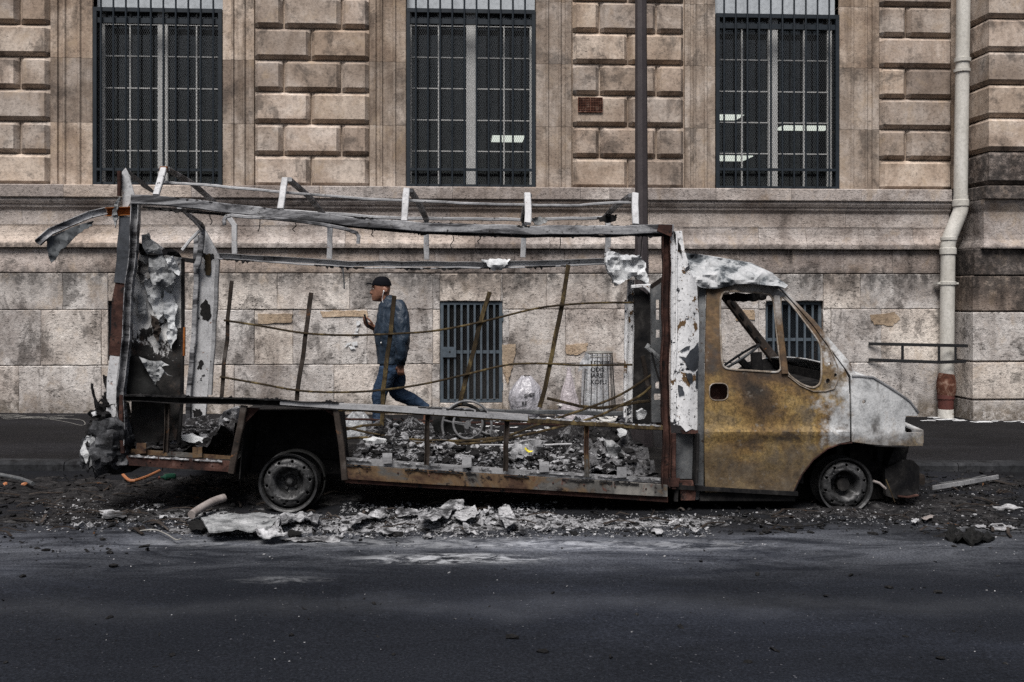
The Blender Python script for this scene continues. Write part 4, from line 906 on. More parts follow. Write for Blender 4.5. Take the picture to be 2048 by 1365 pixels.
# bumper remains
plate('bumper_end', [(1770, 940), (1796, 925), (1806, 920), (1827, 922), (1839, 934), (1839, 980), (1833, 995), (1796, 999), (1772, 992)], [], lambda a, b: .20+.12*((a-1770)/70)**3+.012*fb(a*.06, b*.06), .05, m_['burnt_black'], VAN, 6)
plate('inner_wing', jag([(1700, 890), (1816, 893), (1812, 925), (1800, 990), (1740, 1000), (1700, 960)], 2, 1, 3), [], lambda a, b: .40+.03*fb(a*.04, b*.04), .03, m_['burnt_black'], VAN, 12)
bar('bumper_lip', [(1796, 992), (1815, 995), (1834, 990)], 3, .2, m_['rust_red'], VAN, .03)
ob('bumper_beam', sweep([at(1830, 960, .4), (at(1838, 960, .4).x, 1.0, at(1838, 960, .4).z), (at(1830, 960, .4).x, 1.65, at(1830, 960, .4).z)], brect(.16, .08, .01), ref=(0, 0, 1)), m_['brown_steel'], VAN)
plate('strut', [(1790, 893), (1818, 893), (1816, 906), (1800, 925), (1786, 940), (1776, 930)], [], lambda a, b: .25, .1, m_['burnt_black'], VAN, 12)
bar('brake_hose', [(1745, 962), (1758, 966), (1772, 978)], 5, .12, m_['pink_pipe'], VAN, .02, 'round', True); bar('brake_rod', [(1772, 960), (1782, 985), (1789, 1003)], 2.6, .1, m_['rust_bar'], VAN, .01, 'round', True)
# ---- front post of the box, peeling corner sheet and the dark lower locker
bar('front_post', [(1332, 452), (1332, 600), (1329, 760), (1333, 860), (1331, 975)], 15, .0, m_['rust_red'], VAN, .06, 'chan')
bar('front_post', [(1347, 866), (1347, 978)], 9, .01, m_['rust_red'], VAN, .03)
cs = plate('corner_sheet', jag([(1341, 462), (1364, 462), (1369, 500), (1382, 545), (1394, 572), (1398, 640), (1398, 850)], 2, .6, 2)[:-1]+[(1396, 862), (1384, 858), (1372, 864), (1362, 852), (1350, 850), (1341, 843), (1342, 700)], [], lambda a, b: .004+.012*math.cos((a-1350)*.25)*(a < 1360)+.05*sm(1370, 1398, a)**2, .012, m_['white_peeling'], VAN, 12)
cs['label'] = 'white corner sheet with blistered, peeling paint'
for q_, pts_ in enumerate(([(1358, 712), (1372, 716), (1380, 702), (1390, 694), (1397, 684), (1397, 736), (1386, 742), (1374, 736), (1370, 722)], [(1360, 702), (1372, 694), (1381, 691), (1378, 698), (1366, 702)], [(1371, 746), (1384, 748), (1386, 765), (1380, 768), (1374, 756)], [(1392, 745), (1397, 740), (1397, 780), (1391, 775)], [(1356, 770), (1366, 775), (1369, 790), (1358, 792)])):
    plate('bare_patch', jag(pts_, 3, 1.2, q_), [], lambda a, b: .0+.05*sm(1370, 1398, a)**2-.004, .006, m_['blue_scale'], cs, 8)
plate('corner_sheet_hem', [(1361, 861), (1396, 861), (1396, 868), (1364, 868)], [], lambda a, b: .012, .012, m_['rust_red'], VAN, None)
bar('sheet_rib', [(1353, 470), (1352, 640), (1349, 850)], 3.5, -.006, m_['white_peeling'], VAN, .012)
plate('locker_panel', [(1350, 866), (1395, 868), (1390, 958), (1350, 958)], [], lambda a, b: .10, .012, m_['grey_steel'], VAN, 14)
ob('locker_side', sweep(pline([(1393, 866), (1390, 965)], .03), brect(.02, .12, .004)), m_['burnt_black'], VAN)
plate('locker_foot', [(1336, 957), (1360, 957), (1357, 974), (1336, 974)], [], lambda a, b: -.012, .012, m_['rust_red'], VAN, None)
plate('under_step', [(1360, 962), (1386, 962), (1392, 985), (1390, 1001), (1362, 1001)], [], lambda a, b: .05+.02*fb(a*.1, b*.1), .03, m_['rust_red'], VAN, 8)
ob('step_bracket', sweep(pline([(1352, 972), (1351, 1002)], .05), brect(.03, .05, .004)), m_['burnt_black'], VAN)
# ---- top beam, near side
bar('roof_beam', [(265, 400), (330, 404), (400, 411), (520, 424), (680, 441), (845, 455), (1050, 462), (1200, 462), (1346, 460)], 19, 0.0, m_['burnt_rail'], VAN, .07)
bar('roof_beam_flange', [(300, 416), (400, 425), (520, 436), (680, 452), (845, 467), (1050, 473), (1200, 472), (1340, 470)], 5, .012, m_['burnt_black'], VAN, .05)
bar('gutter_strip', [(448, 452), (447, 441), (451, 434), (462, 431), (520, 435), (600, 443), (650, 449), (690, 458), (712, 466), (717, 474), (716, 488)], 7.5, -.045, m_['burnt_rail'], VAN, .012)
flatbar('roof_corner', [(1318, 449), (1345, 450)], [(1314, 462), (1343, 474)], -.045, .02, 'rust_red', VAN, None)
plate('corner_shred', jag([(1348, 462), (1357, 478), (1362, 500), (1366, 516), (1358, 500), (1350, 482)], 3, 1.5, 9), [], lambda a, b: -.01, .01, m_['burnt_black'], VAN, 6)
# ---- rear corner: post, outer channel, top plate
bar('rear_post', [(272, 396), (268, 500), (258, 590), (252, 700), (243, 800), (243, 890)], 15, .0, m_['white_soot'] if 'white_soot' in M else m_['burnt_rail'], VAN, .06, 'chan')
bar('rear_post_channel', [(252, 432), (247, 520), (243, 565)], 24, .035, m_['blue_scale'], VAN, .05)
bar('rear_post_channel', [(243, 566), (240, 600), (232, 712)], 24, .035, m_['rust_red'], VAN, .05)
bar('rear_post_channel', [(232, 712), (228, 760), (226, 835)], 21, .04, m_['white_scorched'], VAN, .05)
bar('rear_post_channel', [(245, 790), (242, 850), (246, 905)], 9, -.005, m_['rust_red'], VAN, .03)
flatbar('rear_top_plate', [(251, 336), (256, 345), (269, 390)], [(243, 345), (244, 380), (246, 432)], .05, .012, 'white_scorched', VAN, None)
bar('rear_top_rib', [(241, 343), (239, 370), (238, 392)], 7, .02, m_['rust_red'], VAN, .04)
plate('rear_roof_arm', [(252, 337), (262, 345), (285, 362), (306, 381), (304, 386), (285, 375), (272, 361), (266, 361)], [], lambda a, b: .06+(a-252)/54*.9, .03, m_['grey_steel'], VAN, 10)
rb = bar('rust_bracket', [(212, 424), (264, 423)], 17, .02, m_['rust_orange'], VAN, .05, 'chan'); rb['label'] = 'bright orange rusted bracket at the rear roof corner'
plate('melted_drip', jag([(238, 394), (243, 396), (236, 410), (233, 424), (236, 436), (230, 456), (226, 440), (224, 428), (229, 408)], 3, 1.2, 5), [], lambda a, b: -.02+.02*fb(a*.1, b*.1), .015, m_['wool_grey'], VAN, 5)
aw = bar('torn_gutter', [(214, 421), (180, 431), (140, 447), (100, 465), (76, 486)], 14, [.02, -.03, -.10, -.17, -.24], m_['burnt_rail'], VAN, .03, 'chan'); aw['label'] = 'bent gutter strip torn loose at the rear'
plate('torn_sheet', jag([(92, 476), (130, 461), (165, 448), (187, 442), (184, 452), (172, 458), (160, 466), (150, 474), (135, 490), (118, 505), (112, 518), (102, 526), (96, 505)], 3, 1.6, 8), [], lambda a, b: -.17+.1*(a-100)/90+.02*fb(a*.05, b*.05), .006, m_['sheet_grey'] if 'sheet_grey' in M else m_['grey_steel'], VAN, 8)
# ---- roof hoops, near legs white, far legs sooty
xs5 = [((313, 393), (327, 335), (333, 338), (432, 408)), ((560, 420), (571, 358), (577, 359), (652, 436)), ((807, 443), (814, 379), (820, 381), (853, 440)), ((1056, 449), (1056, 389), (1057, 391), (1046, 440)), ((1271, 451), (1270, 388), (1263, 391), (1205, 440))]
for (a, b, c, d) in xs5:
    bar('roof_hoop_leg', [a, b], 13, [.03, .22], m_['white_scorched'], VAN, .03)
    p = pline([c, ((c[0]*.45+d[0]*.55), (c[1]*.55+d[1]*.45)), d], [.24, 1.1, 1.95])
    ob('roof_hoop', sweep(p, brect(.05, .03, .005), ref=(0, .4, 1)), m_['burnt_rail'], VAN)
plate('hoop_cap', [(320, 333), (334, 333), (332, 343), (318, 343)], [], lambda a, b: .2, .03, m_['rust_orange'], VAN, None)
bar('roof_stringer', [(326, 364), (404, 370), (520, 381), (700, 396), (818, 403), (1050, 411), (1160, 410), (1262, 406)], 5.5, .27, m_['bare_aluminium'], VAN, .02)
bar('far_roof_rail', [(470, 418), (674, 429), (811, 437), (1043, 440), (1225, 436)], 6.5, YF-.03, m_['bare_aluminium'], VAN, .04)
# ---- far side frame
plate('rear_far_post', [(398, 452), (405, 451), (434, 504), (428, 620), (415, 788), (408, 860), (380, 860), (384, 776), (396, 560), (399, 500)], [], lambda a, b: YF, .04, m_['white_scorched'], VAN, 22)['label'] = 'white far rear post with scorched black patches'
bar('rear_far_post_edge', [(392, 470), (394, 545), (388, 680), (378, 790), (376, 860)], 10, YF-.02, m_['burnt_rail'], VAN, .05)
bar('rear_far_post_lip', [(436, 508), (432, 620), (420, 790)], 8, YF+.01, m_['grey_pale'] if 'grey_pale' in M else m_['bare_aluminium'], VAN, .04)
plate('hinge', jag([(410, 510), (420, 507), (422, 540), (420, 551), (411, 550)], 2, .8, 1), [], lambda a, b: YF-.015, .014, m_['rust_bar'], VAN, None)
plate('scorch_scale', jag([(402, 505), (414, 510), (426, 507), (429, 518), (420, 522), (408, 518)], 3, 1.5, 4), [], lambda a, b: YF-.004, .003, m_['burnt_black'], VAN, None)
plate('scorch_scale', jag([(411, 598), (420, 610), (423, 630), (417, 644), (408, 640), (400, 628), (402, 608)], 4, 2.2, 6), [], lambda a, b: YF-.004, .003, m_['burnt_black'], VAN, None)
plate('scorch_scale', jag([(402, 720), (408, 728), (404, 738), (394, 738), (397, 726)], 4, 2.2, 7), [], lambda a, b: YF-.004, .003, m_['burnt_black'], VAN, None)
plate('scorch_scale', jag([(386, 820), (398, 818), (405, 828), (399, 838), (388, 834)], 4, 2.6, 2), [], lambda a, b: YF-.004, .003, m_['burnt_black'], VAN, None)
ob('rear_hoop', sweep(cr(pline([(357, 414), (372, 424), (390, 438), (403, 452), (404, 475), (398, 520), (392, 536)], [.9, 1.2, 1.6, 1.9, 1.92, 1.92, 1.92]), 4), brect(.05, .03, .005)), m_['burnt_rail'], VAN)
bar('rear_hoop_plate', [(362, 420), (388, 442), (402, 458)], 8, [1.0, 1.5, 1.9], m_['white_scorched'], VAN, .02)
bar('rear_strut', [(398, 462), (380, 482), (364, 500)], 6, 1.7, m_['white_scorched'], VAN, .02)
bar('rear_strut', [(362, 518), (388, 523)], 9, 1.4, m_['burnt_black'], VAN, .03)
bar('far_window_beam', [(437, 512), (560, 519), (700, 527), (845, 529), (1000, 529), (1110, 526), (1218, 522)], 11, YF, m_['bare_aluminium'], VAN, .05, 'chan')
bar('far_window_beam_lip', [(437, 518), (560, 526), (700, 535), (845, 537), (1000, 536), (1110, 533), (1218, 529)], 3, YF-.03, m_['bare_aluminium'], VAN, .03)
for (pts) in ([(458, 436), (470, 452), (469, 508)], [(648, 440), (660, 456), (659, 518)], [(853, 444), (853, 520)], [(1048, 446), (1046, 516)], [(1216, 440), (1215, 505)]):
    bar('far_upright', pts, 10.5, YF-.01, m_['white_scorched'], VAN, .03)
bar('far_belt_rail', [(445, 800), (560, 806), (700, 812), (900, 820), (1100, 825), (1262, 829)], 9, YF, m_['grey_steel'], VAN, .04)
bar('far_belt_rail', [(445, 828), (700, 838), (1000, 848), (1262, 852)], 4, YF, m_['rust_red'], VAN, .04)
bar('hanging_wire', [(686, 537), (688, 560), (688, 580)], 3, 1.9, m_['grey_steel'], VAN, .01)
# ---- bulkhead remains by the cab, far side
bar('far_front_post', [(1262, 560), (1259, 700), (1258, 845)], 13, 1.6, m_['white_peeling'], VAN, .05, 'chan')
bar('far_front_post_rail', [(1252, 600), (1250, 835)], 6, 1.62, m_['white_peeling'], VAN, .03)
plate('bulkhead_panel', jag([(1269, 570), (1296, 590), (1304, 572), (1308, 640), (1304, 740), (1306, 850), (1266, 850), (1268, 700)], 3, 1, 12), [], lambda a, b: 1.45+.02*fb(a*.04, b*.02), .02, m_['burnt_black'], VAN, 14)
plate('bulkhead_frame', [(1302, 575), (1327, 560), (1327, 845), (1304, 845)], [[(1312, 600), (1320, 600), (1320, 640), (1312, 640)], [(1312, 660), (1321, 660), (1321, 676), (1312, 676)], [(1311, 764), (1320, 764), (1320, 778), (1311, 778)], [(1308, 788), (1324, 788), (1324, 801), (1308, 801)]], lambda a, b: .62, .04, m_['grey_steel'], VAN, None)
bar('bulkhead_bracket', [(1262, 574), (1303, 573)], 7, 1.4, m_['white_peeling'], VAN, .03); bar('bulkhead_bracket', [(1289, 575), (1303, 588)], 5, 1.38, m_['white_scorched'], VAN, .02)
plate('bulkhead_top', [(1302, 570), (1328, 552), (1328, 562), (1304, 578)], [], lambda a, b: .3, .03, m_['brown_steel'], VAN, None)
bar('melted_hose', [(1300, 690), (1296, 696), (1302, 702), (1314, 712), (1326, 726)], 9, .55, m_['wool_grey'], VAN, .03, 'round', True)
bar('melted_hose', [(1284, 712), (1290, 735), (1298, 780), (1310, 830), (1318, 850)], 9, .9, m_['brown_steel'], VAN, .03)
bar('hanging_cable', [(1304, 705), (1310, 735), (1318, 760), (1330, 775)], 4, .5, m_['burnt_black'], VAN, .02, 'round', True)
# ---- charred rear door leaf: its inner face, turned into the light
XR = xrear+.07
def rear(px, py): return atx(px, py, XR)
def yin(a): return .17+.0009*(a-262)                     # inner panel turned towards the road so that the sun brightens it
plate('rear_panel', jag([(280, 500), (300, 478), (330, 500), (352, 505), (364, 520), (365, 600), (364, 700), (362, 800), (352, 880), (262, 890), (262, 700), (268, 560)], 2, 1.2, 4), [], lambda a, b: yin(a)+.03*fb(a*.03, b*.03, 3), .03, m_['charred_door'], VAN, 8)['label'] = 'charred rear panel, ashen white above and black below'
ob('rear_panel_edge', sweep(pline([(366, 518), (366, 640), (364, 800), (358, 885)], yin(366)-.01), brect(.022, .03, .004)), m_['burnt_black'], VAN)
ob('rear_panel_edge', sweep(pline([(369, 655), (368, 712)], yin(366)-.03), brect(.016, .02, .004)), m_['rust_orange'], VAN)
plate('hanging_insulation', jag([(283, 470), (296, 466), (302, 482), (318, 496), (330, 520), (345, 545), (352, 560), (348, 570), (326, 574), (306, 570), (296, 540), (298, 515), (286, 495)], 3, 1.6, 5), [], lambda a, b: yin(a)-.10+.05*fb(a*.04, b*.04, 2), .03, m_['wool_grey'], VAN, 6)
plate('hanging_insulation', jag([(330, 518), (345, 512), (352, 528), (360, 545), (358, 552), (340, 540)], 3, 1.3, 6), [], lambda a, b: yin(a)-.08+.05*fb(a*.04, b*.04, 2), .03, m_['wool_white'], VAN, 6)
plate('curled_sheet', jag([(278, 486), (292, 498), (312, 500), (340, 497), (358, 507), (362, 516), (340, 512), (318, 512), (300, 514), (280, 508)], 3, 1.6, 15), [], lambda a, b: yin(a)-.05+.08*fb(a*.03, b*.05, 4), .01, m_['burnt_black'], VAN, 6)
for q_, (pts_, mt_, dy_) in enumerate((([(292, 540), (310, 548), (326, 566), (322, 590), (330, 618), (318, 640), (306, 622), (296, 600), (288, 570)], 'wool_white', .03), ([(328, 580), (346, 588), (356, 612), (350, 640), (354, 668), (342, 700), (334, 676), (336, 650), (326, 620)], 'wool_white', .04), ([(276, 590), (290, 600), (294, 626), (284, 640), (276, 624)], 'wool_grey', .03), ([(300, 628), (316, 640), (322, 664), (314, 684), (306, 668)], 'brown_steel', .05), ([(276, 520), (296, 530), (300, 556), (284, 566), (274, 548)], 'charred_panel', .05))):
    plate('peeling_sheet', jag(pts_, 4, 2.2, 70+q_), [], lambda a, b: yin(a)-dy_+.03*fb(a*.06, b*.06, q_), .006, m_[mt_], VAN, 5)
plate('collapsed_panel', jag([(254, 724), (262, 712), (282, 716), (296, 738), (306, 762), (326, 790), (340, 800), (252, 800)], 2, 1.0, 3), [], lambda a, b: .08+.02*fb(a*.03, b*.03), .015, m_['rubber'], VAN, 12)
plate('collapsed_panel_tear', jag([(278, 714), (298, 722), (322, 722), (338, 731), (322, 734), (334, 750), (344, 753), (326, 747), (318, 762), (312, 764), (310, 778), (304, 776), (306, 762), (296, 745), (286, 728)], 2, 1.2, 9), [], lambda a, b: .04+.05*fb(a*.06, b*.06, 7), .008, m_['fibre_grey'] if 'fibre_grey' in M else m_['wool_grey'], VAN, 6)
# melted rear bumper lumps
def lump(name, pts, Y, th, mt, seed, amp=.05, lab=None):
    o = plate(name, jag(pts, 3, 1.8, seed), [], lambda a, b: Y+amp*fb(a*.03, b*.03, seed, 4), th, m_[mt], VAN, 6)
    if lab: o['label'] = lab
    return o
lump('melted_bumper', [(186, 850), (210, 838), (242, 832), (246, 860), (252, 905), (254, 930), (236, 932), (214, 925), (198, 915), (184, 890), (180, 866)], -.03, .18, 'char_grey', 21, .07, 'melted, ash-dusted rear bumper corner')
lump('melted_bumper', [(190, 830), (205, 815), (225, 808), (240, 812), (245, 838), (215, 845), (186, 852)], .02, .2, 'char', 22)
def mass(px, py, Y, rx, ry, rz, mt, seed, amp):
    c = at(px, py, Y); V = []; Fc = []; n = 26
    for j in range(n+1):
        b_ = math.pi*j/n
        for i in range(n):
            a_ = 2*math.pi*i/n; d = Vector((math.sin(b_)*math.cos(a_), math.sin(b_)*math.sin(a_), math.cos(b_)))
            k_ = 1+amp*fb(d.x*2+seed, d.y*2, d.z*2, 4)+amp*.5*abs(fb(d.x*6, d.y*6+seed, d.z*6, 3))
            V.append(c+Vector((d.x*rx, d.y*ry, d.z*rz))*k_)
    for j in range(n):
        for i in range(n): a_ = j*n+i; b_ = j*n+(i+1) % n; Fc.append((a_, b_, b_+n, a_+n))
    return ob('melted_mass', (V, Fc), m_[mt], VAN, True)
mass(214, 888, .08, .155, .18, .185, 'char_grey', 3, .35); mass(246, 880, .12, .06, .15, .14, 'char', 12, .5); mass(176, 905, .05, .045, .07, .11, 'char_grey', 14, .5); mass(224, 806, .12, .06, .1, .08, 'char', 15, .6); mass(214, 835, .12, .10, .14, .09, 'char', 8, .5); mass(186, 880, .06, .05, .08, .10, 'char', 5, .5); mass(232, 925, .2, .12, .2, .06, 'rubber', 9, .4)
lump('melted_drip', [(172, 873), (180, 872), (184, 895), (178, 912), (172, 928), (165, 912), (160, 902)], -.05, .05, 'wool_white', 24, .03)
lump('melted_drip', [(182, 868), (190, 880), (192, 905), (186, 930), (178, 936), (180, 900)], -.06, .05, 'wool_grey', 25, .03)
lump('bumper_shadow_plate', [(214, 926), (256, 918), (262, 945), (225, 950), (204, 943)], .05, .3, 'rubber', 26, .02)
lump('charred_spike', [(205, 750), (213, 757), (218, 748), (226, 775), (236, 800), (238, 826), (222, 826), (214, 795)], .03, .03, 'burnt_black', 27, .03)
lump('charred_spike', [(181, 768), (185, 770), (188, 790), (195, 806), (194, 820), (189, 812), (186, 795)], .0, .02, 'burnt_black', 28, .02)
lump('charred_scrap', [(182, 826), (190, 823), (192, 831), (185, 834)], -.08, .02, 'paper', 29, .01)
ob('charred_wire', sweep(cr(pline([(190, 825), (196, 808), (203, 800), (208, 802), (210, 812), (214, 806), (212, 798)], -.05), 4), circ(.006, 5)), m_['burnt_black'], VAN, True)
# ---- bed rack: rusted flat posts and sagging rods
YRK = 1.55
for i, (pts, w) in enumerate((([(462, 562), (455, 660), (443, 797)], 8), ([(622, 585), (610, 680), (594, 802)], 9), ([(789, 593), (779, 680), (766, 780), (763, 866)], 9), ([(978, 584), (956, 665), (938, 740), (920, 810)], 9), ([(1137, 530), (1118, 640), (1100, 735), (1080, 816)], 9))):
    bar('rack_post', pts, w, YRK, m_['rust_bar' if i > 1 else 'brown_steel'], VAN, .012)
def rod(name, pts, w, Y, mt): return ob(name, sweep(cr(pline(pts, Y), 4), circ(w*pxs(1.5)/2, 6)), m_[mt], VAN, True)
rod('rack_rod', [(448, 641), (520, 652), (610, 667), (700, 671), (790, 668), (870, 662), (960, 645), (1060, 620), (1120, 611), (1200, 606), (1290, 606)], 4.2, YRK-.02, 'rust_bar')
rod('rack_rod', [(440, 754), (520, 768), (600, 782), (690, 785), (770, 780), (850, 768), (930, 750), (1000, 733), (1040, 728), (1100, 728), (1160, 731), (1265, 730)], 4.2, YRK-.02, 'rust_bar')
rod('fallen_rod', [(1328, 733), (1250, 785), (1180, 815), (1080, 848), (1000, 876), (900, 882), (790, 876), (690, 855)], 4.4, [.7, .7, .75, .8, .85, .9, .9, .9], 'rust_bar')
rod('fallen_rod', [(1330, 740), (1290, 785), (1240, 812), (1180, 838), (1060, 868), (960, 886), (860, 888), (740, 876), (690, 878)], 4.4, [.62, .65, .65, .7, .7, .72, .75, .75, .75], 'rust_bar')
bar('perforated_strip', [(1093, 797), (1120, 804), (1160, 813), (1200, 815), (1250, 810), (1300, 802)], 6, 1.2, m_['rust_bar'], VAN, .02)
bar('fallen_strip', [(690, 860), (725, 853), (762, 850)], 5, 1.0, m_['rust_bar'], VAN, .02); bar('fallen_strip', [(800, 890), (900, 885), (1000, 876)], 5, .9, m_['rust_bar'], VAN, .02); bar('fallen_strip', [(960, 890), (1050, 891), (1145, 889)], 3, .6, m_['bare_aluminium'], VAN, .02)
# ---- white mineral wool caught on the frame
def wool(name, pts, Y, th, mt, seed, amp=.06):
    o = plate(name, jag(pts, 5, 2.0, seed), [], lambda a, b: Y-amp*.8+amp*1.6*fb(a*.035, b*.035, seed, 4), th, m_[mt], VAN, 5); return o
wool('wool_wad', [(1212, 506), (1222, 503), (1240, 508), (1262, 512), (1280, 510), (1284, 520), (1292, 526), (1290, 540), (1298, 562), (1296, 572), (1280, 560), (1268, 553), (1256, 558), (1244, 566), (1232, 572), (1226, 560), (1218, 545), (1212, 528)], 1.5, .10, 'wool_white', 3)['label'] = 'white wad of mineral wool hanging at the front of the frame'
wool('wool_wad', [(963, 519), (985, 518), (1010, 519), (1021, 520), (1012, 530), (1002, 541), (988, 542), (975, 532)], YF-.06, .06, 'wool_white', 5, .03)
wool('wool_wad', [(1064, 436), (1080, 433), (1096, 437), (1092, 446), (1084, 449), (1070, 450)], 1.7, .05, 'wool_grey', 6, .03); wool('wool_wad', [(1045, 437), (1052, 434), (1050, 448), (1044, 446)], 1.6, .05, 'burnt_black', 7, .02); wool('wool_wad', [(1196, 434), (1222, 430), (1236, 430), (1232, 442), (1215, 446), (1200, 441)], 1.6, .05, 'burnt_black', 8, .03)
# ---- crumpled cab roof shell
def roofY(a, b): return .10+.0022*(560-b)+.07*fb(a*.018, b*.03, 4.2, 4)+.03*abs(fb(a*.05, b*.06, 1.2, 3))
ro = plate('roof_shell', jag([(1351, 484), (1356, 500), (1372, 506), (1392, 508), (1420, 513), (1452, 518), (1490, 524), (1516, 534), (1540, 546), (1560, 560), (1576, 571), (1570, 577), (1556, 572), (1535, 571), (1505, 568), (1470, 569), (1455, 574), (1430, 578), (1405, 576), (1392, 570), (1384, 556), (1372, 542), (1362, 524), (1356, 508)], 2, .8, 6), [], roofY, .05, m_['fibre_white'], VAN, 5)
ro['label'] = 'crumpled white and black fibreglass roof shell over the cab'
plate('roof_shell_back', jag([(1362, 505), (1400, 509), (1450, 517), (1500, 525), (1545, 546), (1570, 568), (1520, 566), (1440, 570), (1390, 560)], 2, .6, 6), [], lambda a, b: roofY(a, b)+.25, .5, m_['fibre_white'], VAN, 12)

# ---- ragged soot crust and shreds along the frame
def shreds(name, pts, dmin, dmax, Y, mt, seed, up=False, gap=.35, st_=5):
    R = random.Random(seed); out = []; x = pts[0][0]; P = []
    def yy(x):
        for (a, b), (c, d) in zip(pts, pts[1:]):
            if a <= x <= c: return b+(d-b)*(x-a)/(c-a)
        return pts[-1][1]
    while x < pts[-1][0]-10:
        L = R.uniform(18, 90)
        if R.random() < gap: x += L*.7; continue
        e = min(x+L, pts[-1][0]); xs = []; q = x
        while q < e: xs.append(q); q += R.uniform(2, st_)
        xs.append(e)
        if len(xs) > 2:
            lo = [(q, yy(q)+(-1 if up else 1)*(dmin+(dmax-dmin)*R.random()**2.5*math.sin(math.pi*(i+.5)/len(xs)))) for i, q in enumerate(xs)]
            poly = [(q, yy(q)+(2 if up else -2)) for q in xs]+lo[::-1]
            plate(name, poly, [], lambda a, b: Y+.012*fb(a*.1, b*.1, seed), .006, m_[mt], VAN, None, False)
        x = e+R.uniform(2, 12)
shreds('soot_shred', [(285, 415), (400, 423), (520, 434), (680, 450), (845, 465), (1050, 472), (1320, 470)], .5, 9, -.02, 'burnt_black', 3)
shreds('soot_crust', [(280, 391), (400, 402), (520, 415), (680, 432), (845, 446), (1050, 453), (1320, 451)], .3, 3.5, -.03, 'char', 4, True)
shreds('soot_shred', [(445, 519), (560, 527), (700, 536), (845, 538), (1000, 537), (1210, 530)], .5, 7, YF-.05, 'burnt_black', 5)
shreds('soot_crust', [(250, 791), (376, 794), (500, 798), (676, 805)], .3, 6, -.03, 'char', 6, True, .15)
shreds('soot_crust', [(676, 806), (845, 815), (1056, 829)], .2, 3, -.02, 'char', 7, True, .55)
shreds('soot_crust', [(1058, 835), (1180, 843), (1322, 852)], .2, 3.5, -.02, 'ash_white', 8, True, .3)
shreds('soot_crust', [(690, 931), (860, 943), (1060, 955), (1326, 971)], .4, 6, -.012, 'char', 9, True, .25)
shreds('soot_crust', [(256, 912), (360, 918), (462, 924)], .4, 5, -.012, 'ash_white', 10, True, .3)
shreds('ash_crust', [(690, 918), (860, 930), (1060, 944), (1326, 960)], .3, 5, .075, 'ash_white', 12, True, .35)
R = random.Random(9)
for (a, b, L) in ((520, 438, 26), (590, 446, 18), (905, 470, 30), (960, 472, 16), (1120, 474, 34), (1285, 472, 40), (420, 428, 22), (744, 460, 14)):
    ob('hanging_wire', sweep(cr(pline([(a, b), (a+R.uniform(-3, 3), b+L*.35), (a+R.uniform(-5, 5), b+L*.7), (a+R.uniform(-6, 6), b+L)], .01), 3), circ(.0035, 5)), m_['burnt_black'], VAN, True)
for px in range(300, 1320, 62):                      # rivet heads along the sill and beam
    c = at(px, 940+ (px-690)*.063, -.004) if px > 700 else at(px, 921+(px-256)*.06, -.004)
    if px > 700 or px < 460: ob('rivet', ball_(c, .006) if False else lathe([(.0001, -.004), (.005, -.003), (.007, .0)], c, 'Y', 8), m_['rust_red'], VAN, True)
# ================================================================== debris
def debris_mat(name, whites):
    k = NM(name, .9, 0, .12)
    c = k.ramp(k.noise(11, 6, .75, .6), [(.32, (.006, .006, .0065)), (.52, (.020, .019, .020)), (.68, (.06, .058, .058))])
    o = k.xyz(); pat = k.noise(13, 6, .85, .9, k.vec((1, 1, 1.5), (2, 5, 1)))
    wsum = None
    for (x0, x1, y0, y1, th) in whites:
        e = k.math('MULTIPLY', k.math('MULTIPLY', k.step(o[0], x0-.3, x0+.3), k.step(o[0], x1+.3, x1-.3)), k.math('MULTIPLY', k.step(o[1], y0-.15, y0+.1), k.step(o[1], y1+.15, y1-.15)))
        w_ = k.math('MULTIPLY', e, k.ramp(pat, [(th, 0), (th+.09, 1)])); wsum = w_ if wsum is None else k.math('MAXIMUM', wsum, w_)
    wc = k.ramp(k.noise(24, 5, .7), [(.3, (.07, .07, .074)), (.5, (.25, .25, .26)), (.72, (.50, .50, .515))])
    k.col(k.mix(wsum, c, wc)); k.bump(k.noise(45, 6, .8), 1.0, .012); M[name] = k.m
gx = lambda px, py: atg(px, py).x
debris_mat('debris_road', [(gx(330, 1050), gx(1420, 1050), -1.3, .1, .435), (gx(40, 1050), gx(330, 1050), -1.0, -.2, .56), (gx(1420, 1040), gx(1960, 1040), -1.0, .4, .58)])
debris_mat('debris_bed', [(at(690, 900, 0).x, at(1180, 900, 0).x, .0, 2.0, .49), (at(1220, 900, 0).x, at(1290, 900, 0).x, 0, .7, .42), (at(260, 900, 0).x, at(460, 900, 0).x, 0, 2, .54)])
HE = []      # heaps: centre, half sizes, height
def heap(px, py, rx, ry, h):
    p = atg(px, py); HE.append((p.x, p.y, rx, ry, h))
for a in ((80, 985, .6, .5, .03), (230, 985, .75, .55, .06), (400, 975, .7, .5, .07), (300, 1030, .8, .22, .045), (120, 1040, .7, .2, .03), (480, 1060, .7, .13, .05), (590, 1055, .5, .13, .05), (760, 1045, .45, .2, .09), (880, 1045, .5, .22, .11), (990, 1040, .45, .2, .12), (920, 1030, .3, .1, .09), (1090, 1045, .35, .16, .06), (1230, 1050, .45, .12, .045), (1340, 1045, .5, .14, .05), (1450, 1040, .4, .12, .04), (1600, 1030, .35, .14, .05), (1690, 1018, .45, .2, .06), (1800, 1020, .5, .3, .055), (1890, 1000, .5, .3, .05), (1990, 970, .5, .4, .05), (1935, 1072, .3, .07, .06), (1990, 1035, .4, .3, .02), (1900, 1040, .4, .3, .03),
          (700, 985, 1.2, .5, .03), (1200, 985, 1.5, .5, .03), (20, 965, .6, .35, .03), (560, 1000, .5, .3, .05)): heap(*a)
